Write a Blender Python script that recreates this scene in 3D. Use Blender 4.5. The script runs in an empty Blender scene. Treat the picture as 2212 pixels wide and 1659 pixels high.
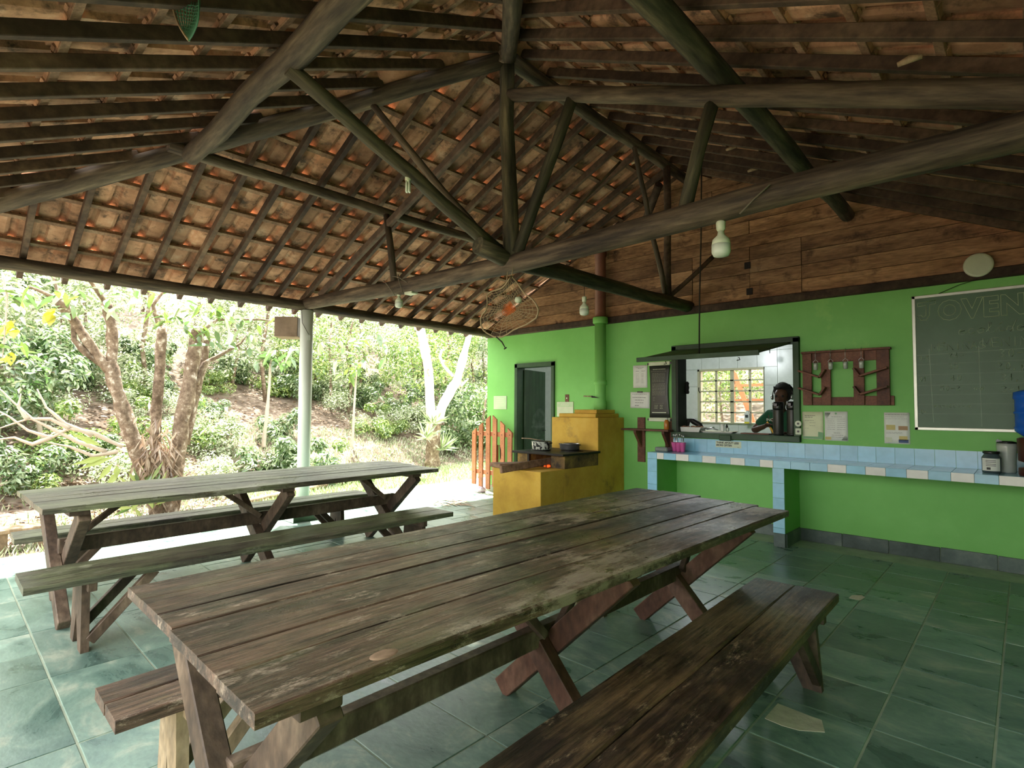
import bpy, bmesh, math, random
from mathutils import Vector, Matrix, noise, Quaternion
rnd = random.Random(7)
C = bpy.context.scene.collection
PI = math.pi
sc = bpy.context.scene
# ------------------------------------------------------------------ camera
YAW, PITCH, ROLL, FPX, CAMH = .755452, .0431522, .00628520, 1177.15, 1.41
fwd = Vector((-math.sin(YAW)*math.cos(PITCH), math.cos(YAW)*math.cos(PITCH), math.sin(PITCH)))
r0 = Vector((math.cos(YAW), math.sin(YAW), 0)); u0 = r0.cross(fwd)
cr_ = r0*math.cos(ROLL) + u0*math.sin(ROLL); cu_ = -r0*math.sin(ROLL) + u0*math.cos(ROLL)
cam = bpy.data.cameras.new('camera'); cam.sensor_width = 36; cam.lens = FPX/2212*36; cam.clip_end = 300; cam.clip_start = .02
co = bpy.data.objects.new('camera', cam); C.objects.link(co)
m = Matrix((cr_, cu_, -fwd)).transposed().to_4x4(); m.translation = Vector((0, 0, CAMH)); co.matrix_world = m
sc.camera = co
# ------------------------------------------------------------------ light
w = bpy.data.worlds.new('world'); sc.world = w; w.use_nodes = True
bg = w.node_tree.nodes['Background']; bg.inputs[0].default_value = (1, 1, .98, 1); bg.inputs[1].default_value = 3.0
sun = bpy.data.lights.new('sun', 'SUN'); sun.energy = 16.0; sun.angle = .02; sun.color = (1, .95, .85)
so = bpy.data.objects.new('sun', sun); C.objects.link(so)
so.rotation_euler = Vector((-.30, .12, 1)).to_track_quat('Z', 'Y').to_euler()
so.location = (-5, 2, 20)
vs = sc.view_settings; vs.view_transform = 'Standard'; vs.look = 'None'; vs.gamma = 1; vs.use_curve_mapping = False; vs.exposure = 0.95
cy = sc.cycles; cy.max_bounces = 7; cy.diffuse_bounces = 5; cy.glossy_bounces = 3; cy.transmission_bounces = 4; cy.transparent_max_bounces = 8
cy.caustics_reflective = False; cy.caustics_refractive = False; cy.sample_clamp_indirect = 4

# ------------------------------------------------------------------ helpers
def ray(x, y): return cr_*((x-1106)/FPX) - cu_*((y-829.5)/FPX) + fwd
O = Vector((0, 0, CAMH))
def atY(x, y, Y): d = ray(x, y); return O + d*(Y/d.y)
def atX(x, y, X): d = ray(x, y); return O + d*(X/d.x)
def atZ(x, y, Z): d = ray(x, y); return O + d*((Z-CAMH)/d.z)

def tag(o, label=None, cat=None, group=None, kind=None):
    if label: o['label'] = label
    if cat: o['category'] = cat
    if group: o['group'] = group
    if kind: o['kind'] = kind
    return o
def thing(name, label, cat, loc=(0, 0, 0), rz=0, group=None, kind=None):
    o = bpy.data.objects.new(name, None); C.objects.link(o); o.empty_display_size = .1
    o.location = loc; o.rotation_euler = (0, 0, rz)
    return tag(o, label, cat, group, kind)
def link(name, me, parent=None, mw=None):
    o = bpy.data.objects.new(name, me); C.objects.link(o)
    if parent: o.parent = parent
    if mw is not None: o.matrix_local = mw
    return o
def children(o): return [c for c in bpy.data.objects if c.parent == o]
def dup(o, parent=None, _all=None):
    if _all is None:
        _all = {}
        for x in bpy.data.objects:
            if x.parent: _all.setdefault(x.parent.name, []).append(x)
    c = o.copy(); C.objects.link(c)
    if parent: c.parent = parent
    for ch in _all.get(o.name, []): dup(ch, c, _all)
    return c

class MB:
    def __init__(s): s.bm = bmesh.new()
    def box(s, x0, x1, y0, y1, z0, z1, bev=0):
        ps = [(x0,y0,z0),(x1,y0,z0),(x1,y1,z0),(x0,y1,z0),(x0,y0,z1),(x1,y0,z1),(x1,y1,z1),(x0,y1,z1)]
        return s.hexa(ps, bev)
    def hexa(s, ps, bev=0):
        v = [s.bm.verts.new(p) for p in ps]
        fs = [s.bm.faces.new([v[i] for i in f]) for f in ((0,3,2,1),(4,5,6,7),(0,1,5,4),(1,2,6,5),(2,3,7,6),(3,0,4,7))]
        if bev:
            es = list({e for f in fs for e in f.edges})
            bmesh.ops.bevel(s.bm, geom=es, offset=bev, segments=1, affect='EDGES')
        return s
    def bar(s, p0, p1, a, b, side=(1, 0, 0), bev=0):
        """rectangular bar, a = width along 'side', b = the other way"""
        p0 = Vector(p0); p1 = Vector(p1); d = (p1-p0).normalized()
        sd = Vector(side); sd = (sd - d*sd.dot(d)).normalized(); t = d.cross(sd)
        ps = []
        for p in (p0, p1):
            for i, j in ((-1,-1),(1,-1),(1,1),(-1,1)): ps.append(p + sd*(i*a/2) + t*(j*b/2))
        s.hexa(ps, bev); bmesh.ops.recalc_face_normals(s.bm, faces=s.bm.faces[:]); return s
    def tube(s, pts, rad, n=8, cap=True, jit=0, seed=0):
        pts = [Vector(p) for p in pts]; k = len(pts)
        rs = rad if isinstance(rad, (list, tuple)) else [rad]*k
        rings = []; up = None
        for i, p in enumerate(pts):
            d = (pts[min(i+1, k-1)] - pts[max(i-1, 0)]).normalized()
            if up is None: up = Vector((0,0,1)) if abs(d.z) < .9 else Vector((1,0,0))
            a = (up - d*up.dot(d)).normalized(); b = d.cross(a); up = a
            ring = []
            for j in range(n):
                t = 2*PI*j/n; q = a*math.cos(t) + b*math.sin(t)
                r = rs[i]*(1 + (jit*noise.noise(Vector((q.x*1.3+seed*9.1, q.y*1.3+i*.45, q.z*1.3))) if jit else 0))
                ring.append(s.bm.verts.new(p + q*r))
            rings.append(ring)
        for i in range(k-1):
            for j in range(n):
                f = s.bm.faces.new((rings[i][j], rings[i][(j+1) % n], rings[i+1][(j+1) % n], rings[i+1][j])); f.smooth = True
        if cap and n > 2:
            s.bm.faces.new(rings[0][::-1]); s.bm.faces.new(rings[-1])
        return s
    def lathe(s, prof, c=(0,0,0), n=20, axis='z'):
        c = Vector(c); rings = []
        for r, z in prof:
            ring = []
            for j in range(n):
                t = 2*PI*j/n; x, y = r*math.cos(t), r*math.sin(t)
                p = (x, y, z) if axis == 'z' else ((x, z, y) if axis == 'y' else (z, x, y))
                ring.append(s.bm.verts.new(c + Vector(p)))
            rings.append(ring)
        for i in range(len(rings)-1):
            for j in range(n):
                f = s.bm.faces.new((rings[i][j], rings[i][(j+1) % n], rings[i+1][(j+1) % n], rings[i+1][j])); f.smooth = True
        s.bm.faces.new(rings[0][::-1]); s.bm.faces.new(rings[-1]); bmesh.ops.recalc_face_normals(s.bm, faces=s.bm.faces[:])
        return s
    def prism(s, pts, off):
        """polygon pts (3d) extruded by off"""
        off = Vector(off); a = [s.bm.verts.new(p) for p in pts]; b = [s.bm.verts.new(Vector(p)+off) for p in pts]; n = len(a)
        s.bm.faces.new(a); s.bm.faces.new(b[::-1])
        for i in range(n): s.bm.faces.new((a[i], b[i], b[(i+1) % n], a[(i+1) % n]))
        bmesh.ops.recalc_face_normals(s.bm, faces=s.bm.faces[:]); return s
    def quad(s, *ps): s.bm.faces.new([s.bm.verts.new(p) for p in ps]); return s
    def mesh(s, name, mat):
        me = bpy.data.meshes.new(name); s.bm.to_mesh(me); s.bm.free()
        if mat: me.materials.append(mat)
        return me
    def build(s, name, mat, parent=None, off=None):
        me = s.mesh(name, mat); o = link(name, me, parent)
        if off is not None: me.transform(Matrix.Translation(-Vector(off))); 
        return o

# ------------------------------------------------------------------ materials
def mat(name, stops, scale=4, stretch=(1,1,1), rough=.7, bump=.15, detail=6, rand=.12, grain=0, gscale=60, metal=0, spec=.4,
        rough2=None, emit=None, trans=0, alpha=1, coord='Object', dist=0, bscale=None, stain=None):
    M = bpy.data.materials.new(name); M.use_nodes = True; nt = M.node_tree; N = nt.nodes; L = nt.links
    P = N['Principled BSDF']
    P.inputs['Roughness'].default_value = rough; P.inputs['Metallic'].default_value = metal; P.inputs['Specular IOR Level'].default_value = spec
    tc = N.new('ShaderNodeTexCoord'); oi = N.new('ShaderNodeObjectInfo')
    mul = N.new('ShaderNodeMath'); mul.operation = 'MULTIPLY'; mul.inputs[1].default_value = 37.0; L.new(oi.outputs['Random'], mul.inputs[0])
    add = N.new('ShaderNodeVectorMath'); add.operation = 'ADD'; L.new(tc.outputs[coord], add.inputs[0]); L.new(mul.outputs[0], add.inputs[1])
    mp = N.new('ShaderNodeMapping'); mp.inputs['Scale'].default_value = stretch; L.new(add.outputs[0], mp.inputs[0])
    nz = N.new('ShaderNodeTexNoise'); nz.inputs['Scale'].default_value = scale; nz.inputs['Detail'].default_value = detail
    nz.inputs['Roughness'].default_value = .65; nz.inputs['Distortion'].default_value = dist
    L.new(mp.outputs[0], nz.inputs['Vector'])
    rp = N.new('ShaderNodeValToRGB'); e = rp.color_ramp.elements
    while len(e) < len(stops): e.new(.5)
    for i, (p, c) in enumerate(stops): e[i].position = p; e[i].color = (*c, 1)
    L.new(nz.outputs['Fac'], rp.inputs[0]); col = rp.outputs[0]
    hgt = nz.outputs['Fac']
    if grain:
        mp2 = N.new('ShaderNodeMapping'); mp2.inputs['Scale'].default_value = stretch; L.new(add.outputs[0], mp2.inputs[0])
        n2 = N.new('ShaderNodeTexNoise'); n2.inputs['Scale'].default_value = gscale; n2.inputs['Detail'].default_value = 4; L.new(mp2.outputs[0], n2.inputs['Vector'])
        r2 = N.new('ShaderNodeMapRange'); r2.inputs[1].default_value = .3; r2.inputs[2].default_value = .7; r2.inputs[3].default_value = 1-grain; r2.inputs[4].default_value = 1+grain*.6
        L.new(n2.outputs['Fac'], r2.inputs[0])
        vm = N.new('ShaderNodeVectorMath'); vm.operation = 'SCALE'; L.new(col, vm.inputs[0]); L.new(r2.outputs[0], vm.inputs['Scale']); col = vm.outputs[0]; hgt = n2.outputs['Fac']
    if stain:
        n3 = N.new('ShaderNodeTexNoise'); n3.inputs['Scale'].default_value = stain[1]; n3.inputs['Detail'].default_value = 5; n3.inputs['Roughness'].default_value = .7
        mp3 = N.new('ShaderNodeMapping'); mp3.inputs['Scale'].default_value = stain[4] if len(stain) > 4 else (1,1,1); mp3.inputs['Location'].default_value = (3.3, 7.1, 1.7)
        L.new(add.outputs[0], mp3.inputs[0]); L.new(mp3.outputs[0], n3.inputs['Vector'])
        r3 = N.new('ShaderNodeMapRange'); r3.inputs[1].default_value = stain[2]; r3.inputs[2].default_value = stain[3]; L.new(n3.outputs['Fac'], r3.inputs[0])
        mx = N.new('ShaderNodeMix'); mx.data_type = 'RGBA'; L.new(r3.outputs[0], mx.inputs['Factor']); L.new(col, mx.inputs['A']); mx.inputs['B'].default_value = (*stain[0], 1); col = mx.outputs['Result']
    if rand:
        hs = N.new('ShaderNodeHueSaturation'); mr = N.new('ShaderNodeMapRange'); mr.inputs[3].default_value = 1-rand; mr.inputs[4].default_value = 1+rand
        L.new(oi.outputs['Random'], mr.inputs[0]); L.new(mr.outputs[0], hs.inputs['Value']); L.new(col, hs.inputs['Color']); col = hs.outputs[0]
    L.new(col, P.inputs['Base Color'])
    if rough2 is not None:
        rr = N.new('ShaderNodeMapRange'); rr.inputs[1].default_value = .35; rr.inputs[2].default_value = .65; rr.inputs[3].default_value = rough; rr.inputs[4].default_value = rough2
        L.new(nz.outputs['Fac'], rr.inputs[0]); L.new(rr.outputs[0], P.inputs['Roughness'])
    if bump:
        b = N.new('ShaderNodeBump'); b.inputs['Strength'].default_value = bump; b.inputs['Distance'].default_value = .01
        L.new(hgt, b.inputs['Height']); L.new(b.outputs[0], P.inputs['Normal'])
    if emit: P.inputs['Emission Color'].default_value = (*emit[0], 1); P.inputs['Emission Strength'].default_value = emit[1]
    if trans: P.inputs['Transmission Weight'].default_value = trans
    if alpha < 1: P.inputs['Alpha'].default_value = alpha
    return M
def flat(name, c, rough=.6, **k):
    return mat(name, [(.3, tuple(x*.88 for x in c)), (.7, c)], scale=k.pop('scale', 9), rough=rough, bump=k.pop('bump', .03), rand=k.pop('rand', 0), detail=2, **k)

def leafmat(name, c1, c2, c3, dens=.5):
    M = bpy.data.materials.new(name); M.use_nodes = True; nt = M.node_tree; N = nt.nodes; L = nt.links
    N.remove(N['Principled BSDF']); out = N['Material Output']
    g = N.new('ShaderNodeNewGeometry'); rp = N.new('ShaderNodeValToRGB'); e = rp.color_ramp.elements; e.new(.5)
    for i, c in enumerate((c1, c2, c3)): e[i].position = (0, .5, 1)[i]; e[i].color = (*c, 1)
    L.new(g.outputs['Random Per Island'], rp.inputs[0])
    d = N.new('ShaderNodeBsdfDiffuse'); t = N.new('ShaderNodeBsdfTranslucent'); gl = N.new('ShaderNodeBsdfGlossy'); gl.inputs['Roughness'].default_value = .35
    for s_ in (d, t): L.new(rp.outputs[0], s_.inputs[0])
    mx = N.new('ShaderNodeMixShader'); mx.inputs[0].default_value = .4; L.new(d.outputs[0], mx.inputs[1]); L.new(t.outputs[0], mx.inputs[2])
    m2 = N.new('ShaderNodeMixShader'); m2.inputs[0].default_value = .10; L.new(mx.outputs[0], m2.inputs[1]); L.new(gl.outputs[0], m2.inputs[2])
    L.new(m2.outputs[0], out.inputs[0]); return M

# weathered boards, grain along local Y
def boards(name, base, dark, moss, pale, mossf=.5, palef=.6, rough=.36, rough2=.6, mrough=.0):
    M = bpy.data.materials.new(name); M.use_nodes = True; nt = M.node_tree; N = nt.nodes; L = nt.links; P = N['Principled BSDF']
    tc = N.new('ShaderNodeTexCoord'); oi = N.new('ShaderNodeObjectInfo'); mul = N.new('ShaderNodeMath'); mul.operation = 'MULTIPLY'; mul.inputs[1].default_value = 23.7
    L.new(oi.outputs['Random'], mul.inputs[0]); add = N.new('ShaderNodeVectorMath'); add.operation = 'ADD'; L.new(tc.outputs['Object'], add.inputs[0]); L.new(mul.outputs[0], add.inputs[1])
    def nz(sc_, st, det, ro, lo, hi, own=True, loc=(0, 0, 0)):
        mp = N.new('ShaderNodeMapping'); mp.inputs['Scale'].default_value = st; mp.inputs['Location'].default_value = loc; L.new(add.outputs[0] if own else tc.outputs['Object'], mp.inputs[0])
        n = N.new('ShaderNodeTexNoise'); n.inputs['Scale'].default_value = sc_; n.inputs['Detail'].default_value = det; n.inputs['Roughness'].default_value = ro; L.new(mp.outputs[0], n.inputs['Vector'])
        r = N.new('ShaderNodeMapRange'); r.inputs[1].default_value = lo; r.inputs[2].default_value = hi; L.new(n.outputs['Fac'], r.inputs[0]); return r.outputs[0]
    def mix(f, a, b):
        m = N.new('ShaderNodeMix'); m.data_type = 'RGBA'; L.new(f, m.inputs['Factor'])
        for k, v in (('A', a), ('B', b)):
            if isinstance(v, tuple): m.inputs[k].default_value = (*v, 1)
            else: L.new(v, m.inputs[k])
        return m.outputs['Result']
    c = mix(nz(3.0, (1.4, .35, 1.4), 8, .7, .44, .56), base, dark)
    c = mix(nz(1.1, (1.2, .6, 1), 9, .72, mossf, mossf+.14, False, (4, 2, 1)), c, moss)
    g = nz(12, (5, .22, 5), 6, .75, .36, .64); 
    sc_ = N.new('ShaderNodeVectorMath'); sc_.operation = 'SCALE'; gm = N.new('ShaderNodeMapRange'); gm.inputs[3].default_value = .30; gm.inputs[4].default_value = 1.75; L.new(g, gm.inputs[0]); L.new(c, sc_.inputs[0]); L.new(gm.outputs[0], sc_.inputs['Scale']); c = sc_.outputs[0]
    pf = nz(7, (1.6, .5, 1.6), 12, .85, palef, palef+.07, True, (9, 3, 5)); c = mix(pf, c, pale)
    pf2 = nz(1.6, (1, .45, 1), 10, .8, palef-.015, palef+.035, False, (1, 7, 5)); c = mix(pf2, c, tuple(x*.8 for x in pale))
    hs = N.new('ShaderNodeHueSaturation'); mr = N.new('ShaderNodeMapRange'); mr.inputs[3].default_value = .82; mr.inputs[4].default_value = 1.2; L.new(oi.outputs['Random'], mr.inputs[0]); L.new(mr.outputs[0], hs.inputs['Value']); L.new(c, hs.inputs['Color'])
    L.new(hs.outputs[0], P.inputs['Base Color'])
    rr = N.new('ShaderNodeMapRange'); rr.inputs[3].default_value = rough; rr.inputs[4].default_value = rough2; L.new(nz(2.4, (1, .7, 1), 8, .75, .38, .62, False), rr.inputs[0]); L.new(rr.outputs[0], P.inputs['Roughness'])
    b = N.new('ShaderNodeBump'); b.inputs['Strength'].default_value = .45; b.inputs['Distance'].default_value = .004; L.new(g, b.inputs['Height']); L.new(b.outputs[0], P.inputs['Normal'])
    return M
WT = boards('weathered_table_wood', (.100, .060, .040), (.028, .017, .013), (.082, .078, .032), (.36, .28, .21), .535, .56, .26, .55)
WB = boards('brown_bench_wood', (.115, .068, .034), (.024, .013, .009), (.16, .105, .055), (.30, .21, .13), .52, .58, .30, .6)
WG = boards('grey_green_wood', (.10, .088, .062), (.040, .033, .026), (.115, .13, .068), (.32, .31, .25), .44, .585, .26, .45)
WL = mat('leg_wood', [(.3, (.035, .022, .015)), (.5, (.085, .055, .036)), (.7, (.20, .145, .10))], scale=3, stretch=(1.5, 1.5, .8), rough=.6, bump=.25, grain=.4, gscale=22, rand=.25)
WR = mat('red_brown_leg_wood', [(.3, (.05, .022, .013)), (.5, (.10, .043, .027)), (.7, (.20, .11, .075))], scale=3, stretch=(1.5, 1.5, .8), rough=.55, bump=.25, grain=.35, gscale=22, rand=.2)
WP = mat('pale_leg_wood', [(.3, (.16, .11, .06)), (.5, (.30, .22, .13)), (.7, (.42, .33, .22))], scale=3, stretch=(1.5, 1.5, .8), rough=.65, bump=.25, grain=.35, gscale=22, rand=.2)
LOG = mat('log_bark_wood', [(.32, (.018, .013, .009)), (.45, (.065, .048, .031)), (.6, (.125, .096, .062)), (.78, (.28, .21, .135))], scale=4.5, stretch=(.35, 3, 3), rough=.75, bump=.5, grain=.55, gscale=10, rand=.15, detail=8)
LOGG = mat('mossy_log_wood', [(.28, (.018, .017, .011)), (.45, (.045, .043, .025)), (.6, (.085, .075, .042)), (.8, (.22, .18, .10))], scale=4.5, stretch=(.35, 3, 3), rough=.75, bump=.5, grain=.55, gscale=10, rand=.15, detail=8)
RAF = mat('rafter_wood', [(.3, (.03, .018, .012)), (.5, (.075, .047, .030)), (.7, (.14, .095, .060))], scale=3, rough=.8, bump=.3, grain=.4, gscale=20, rand=.35)
BAT = mat('batten_wood', [(.3, (.10, .06, .035)), (.5, (.24, .14, .085)), (.7, (.38, .26, .17))], scale=4, rough=.8, bump=.2, grain=.3, rand=.3)
TIL = mat('clay_roof_tile', [(.25, (.15, .08, .045)), (.42, (.34, .18, .105)), (.58, (.50, .28, .17)), (.75, (.60, .42, .29))], scale=5, rough=.85, bump=.4, rand=.38, detail=7, stain=((.07, .045, .03), 6, .52, .68))
GAB = mat('gable_plank_wood', [(.28, (.06, .028, .013)), (.45, (.25, .135, .066)), (.6, (.40, .23, .12)), (.78, (.50, .33, .19))], scale=1.8, stretch=(.6, 1, 3.2), rough=.7, bump=.25, grain=.35, gscale=20, rand=.28, detail=7, stain=((.03, .012, .006), 3, .55, .7))
GRN = mat('green_wall_paint', [(.3, (.18, .48, .11)), (.55, (.205, .53, .13)), (.75, (.24, .58, .16))], scale=1.4, rough=.62, bump=.12, rand=0, detail=5, stain=((.30, .62, .16), 1.2, .62, .74))
DGR = mat('dark_green_paint', [(.3, (.018, .045, .018)), (.6, (.03, .075, .03)), (.8, (.06, .11, .05))], scale=4, rough=.5, bump=.15, rand=.1)
YEL = mat('ochre_plaster', [(.3, (.47, .27, .035)), (.55, (.60, .37, .05)), (.75, (.66, .44, .08))], scale=3, rough=.7, bump=.2, rand=0, detail=6, stain=((.22, .14, .04), 2.2, .62, .8))
SLT = mat('slate_floor_tile', [(.28, (.04, .085, .075)), (.43, (.11, .19, .16)), (.56, (.18, .275, .225)), (.70, (.38, .42, .33))], scale=2.6, stretch=(1, 1.7, 1), rough=.24, rough2=.45, bump=.10, rand=.22, detail=9, dist=.7, spec=.55, grain=.12, gscale=30)
GRT = mat('grout', [(.3, (.26, .31, .24)), (.7, (.40, .45, .34))], scale=6, rough=.8, bump=.3, rand=0)
SKB = mat('slate_skirting', [(.3, (.04, .06, .055)), (.5, (.09, .12, .11)), (.75, (.20, .23, .20))], scale=3, rough=.5, bump=.3, rand=.25, detail=8)
BLU = flat('pale_blue_glaze', (.30, .60, .78), .18, rand=.08, spec=.6)
WHT = flat('white_glaze', (.78, .78, .74), .2, rand=.05, spec=.6)
KTL = flat('white_wall_tile', (.70, .71, .70), .22, rand=.03, spec=.6)
COLM = mat('pale_column_paint', [(.3, (.66, .72, .62)), (.7, (.76, .82, .72))], scale=2, rough=.5, bump=.05, rand=0)
WHP = flat('white_paint', (.75, .75, .72), .5)
PAP = flat('paper', (.78, .80, .74), .6); PAPY = flat('yellowish_paper', (.76, .78, .52), .6)
INK = flat('ink', (.05, .05, .05), .6); CHK = flat('chalk', (.50, .60, .36), .9); CHK2 = flat('faint_chalk', (.40, .50, .37), .9)
BRD = mat('chalkboard_green', [(.3, (.05, .11, .045)), (.7, (.08, .16, .08))], scale=1.6, rough=.42, bump=.05, rand=0)
ALU = flat('aluminium_trim', (.62, .62, .52), .35, metal=.4)
PAL = mat('rack_wood', [(.3, (.06, .022, .012)), (.5, (.15, .055, .03)), (.7, (.25, .11, .06))], scale=3, rough=.6, bump=.2, grain=.3, rand=.2)
GTE = mat('gate_wood', [(.3, (.32, .11, .045)), (.7, (.50, .20, .09))], scale=3, rough=.6, bump=.15, grain=.25, rand=.12)
BLK = flat('black_plastic', (.012, .012, .012), .25, spec=.5); STL = flat('dark_steel', (.045, .045, .04), .4, metal=.5); SLV = flat('silver_metal', (.55, .55, .55), .3, metal=.9)
IRN = flat('black_iron', (.02, .018, .016), .5, metal=.5)
PNK = flat('pink_plastic', (.55, .10, .30), .35); BLUE = flat('blue_plastic', (.01, .12, .62), .25); BRN = flat('dark_red_brown_plastic', (.075, .022, .014), .4)
AMB = flat('amber_bottle', (.45, .16, .03), .25); RPI = mat('rust_brown_pipe', [(.3, (.12, .04, .025)), (.7, (.22, .085, .05))], scale=5, rough=.6, rand=0)
CRM = flat('cream_plastic', (.62, .68, .50), .4); BLB = flat('bulb_diffuser', (.72, .80, .68), .4)
RPE = flat('pale_rope', (.38, .30, .17), .9, bump=.2); RPG = flat('grey_rope', (.16, .14, .10), .9); NETG = flat('green_netting', (.06, .20, .12), .8); ORG = flat('orange_cord', (.65, .16, .03), .8)
DKW = flat('dark_cord', (.02, .018, .012), .8)
EMB = mat('ember', [(.45, (.02, .01, .01)), (.6, (.9, .12, .02))], scale=18, rough=.9, rand=0, emit=((1, .08, .01), .9))
GLS = mat('clear_glass', [(0, (.9, .95, .9)), (1, (.9, .95, .9))], rough=.05, bump=0, rand=0, trans=.9, spec=.5)
GLG = flat('cloudy_glass', (.45, .50, .44), .15, spec=.8); PNE = mat('window_pane', [(0, (1, 1, 1)), (1, (1, 1, 1))], rough=.02, bump=0, rand=0, trans=1)
SKN = flat('skin', (.075, .032, .018), .55); HAR = flat('black_hair', (.008, .007, .006), .8, bump=.4, scale=60); SHR = flat('green_shirt', (.012, .085, .04), .85); STR = flat('yellow_strap', (.75, .38, .04), .6)
CON = mat('concrete_path', [(.3, (.42, .40, .35)), (.7, (.58, .56, .50))], scale=4, rough=.9, bump=.2, rand=0)
SOIL = mat('leaf_litter_ground', [(.3, (.045, .032, .022)), (.45, (.11, .08, .057)), (.6, (.22, .17, .13)), (.75, (.09, .13, .045))], scale=2.4, rough=.95, bump=.8, rand=0, detail=12, coord='Object')
GRS = mat('lawn', [(.3, (.16, .24, .07)), (.6, (.30, .40, .13)), (.8, (.42, .50, .24))], scale=3, rough=.95, bump=.5, rand=0, detail=10)
BRK = mat('pale_bark', [(.3, (.055, .036, .022)), (.45, (.15, .105, .07)), (.56, (.22, .165, .115)), (.66, (.50, .45, .38))], scale=11, rough=.85, bump=.7, rand=.1, detail=5, stain=((.07, .045, .025), 2.5, .58, .7))
BRK2 = mat('whitish_bark', [(.3, (.42, .33, .27)), (.5, (.66, .60, .55)), (.7, (.80, .77, .73))], scale=8, rough=.85, bump=.5, rand=.1, detail=5, stain=((.28, .16, .10), 2.2, .6, .7))
DRY = leafmat('dry_leaves', (.20, .12, .07), (.36, .25, .17), (.52, .42, .32))
LF1 = leafmat('fresh_leaves', (.055, .13, .02), (.20, .33, .06), (.48, .56, .18))
LF2 = leafmat('mid_green_leaves', (.035, .09, .022), (.13, .23, .07), (.38, .46, .25))
LF3 = leafmat('pale_leaves', (.12, .19, .06), (.36, .44, .23), (.74, .75, .60))
TWG = flat('pale_twigs', (.50, .42, .34), .9)
SK = {}
# ================================================================== ground and floor
EDGE = -6.85
def hgt(x, y):
    if y > 9.8:   # behind the kitchen
        b = max(0, (y-15)*.30)
        l = max(0, (-x-10.8)*.42)
        return -.12 + min(max(b, l), 9)
    d = max(0, -x-9.9 - .25*max(0, y-5) + .15*max(0, 2-y))
    return -.12 + min(d*.42, 8) + (.12*noise.noise(Vector((x*.5, y*.5, 0))) if d > 0 else .015*noise.noise(Vector((x*2, y*2, 0))))
def build_ground():
    bm = bmesh.new(); xs = [-40+.6*i for i in range(56)] + [EDGE+.02, -4, 0, 4, 8, 16]; xs = sorted(x for x in xs if x <= EDGE+.02 or x > -5)
    ys = [-24 + .75*i for i in range(97)]
    g = [[bm.verts.new((x, y, hgt(x, y) if x < EDGE+.1 or y > 9.8 else -.12)) for y in ys] for x in xs]
    for i in range(len(xs)-1):
        for j in range(len(ys)-1): f = bm.faces.new((g[i][j], g[i+1][j], g[i+1][j+1], g[i][j+1])); f.smooth = True
    bmesh.ops.recalc_face_normals(bm, faces=bm.faces[:])
    me = bpy.data.meshes.new('ground'); bm.to_mesh(me); bm.free(); me.materials.append(SOIL); return tag(link('ground', me), kind='structure')
build_ground()
b = MB(); b.box(EDGE, .6, -1.2, 6.6, -.14, .0003); FLOOR = tag(b.build('floor', GRT), kind='structure')
TX, TY = .397, .405
def tile_mesh(wx, wy, mat_=SLT):
    b = MB(); b.box(-wx/2+.0045, wx/2-.0045, -wy/2+.0045, wy/2-.0045, -.012, .0035, bev=.0022); return b.mesh('floor_tile', mat_)
t1 = tile_mesh(TX, TY); t2 = tile_mesh(TX*2, TY)
for j in range(-1, 15):
    y0 = .463 - TY + j*TY
    i = 0
    while True:
        x1 = -.128 + TX - i*TX
        if x1 < EDGE + .2: break
        xc = x1 - TX/2; yc = y0 + TY/2
        px_edge = max(EDGE, x1-TX)
        if yc > 6.45: break
        # broken patch near the right bench
        two = (x1 < -1.8 and rnd.random() < .45 and x1-2*TX > EDGE)
        me, cx_ = (t2, x1-TX) if two else (t1, xc)
        o = link('floor_tile', me, FLOOR, Matrix.Translation((cx_, yc, rnd.uniform(-.001, .001))))
        if not two and x1-TX < EDGE: o.scale = (1, 1, 1)
        i += 2 if two else 1
# broken slate with bare mortar showing
c0 = [atZ(x, y, .004) for x, y in ((1680, 1520), (1652, 1552), (1690, 1568), (1726, 1578), (1782, 1582), (1775, 1556), (1752, 1548))]
b = MB(); b.prism([(p.x, p.y, .0036) for p in c0], (0, 0, .0022)); b.build('broken_tile_patch', mat('bare_mortar', [(.3, (.48, .44, .34)), (.7, (.66, .61, .49))], scale=14, rough=.95, bump=.5, rand=0), FLOOR)
c0 = [atZ(x, y, .004) for x, y in ((1840, 1286), (1834, 1292), (1858, 1297), (1869, 1291), (1862, 1286))]
b = MB(); b.prism([(p.x, p.y, .0036) for p in c0], (0, 0, .0022)); b.build('broken_tile_patch', bpy.data.materials['bare_mortar'], FLOOR)
# concrete walk beyond the open side
b = MB(); b.box(-8.15, EDGE, 3.2, 14, -.14, -.03, bev=.01); tag(b.build('path', CON), kind='structure')
b = MB(); b.box(EDGE-.22, EDGE, -4, 3.2, -.14, -.05, bev=.01); tag(b.build('kerb', CON), kind='structure')
b = MB()
for (x0, x1, y0, y1) in ((-12.5, -8.15, 3.5, 14.0),): b.box(x0, x1, y0, y1, -.2, -.10)
tag(b.build('lawn', GRS), kind='structure')

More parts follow.
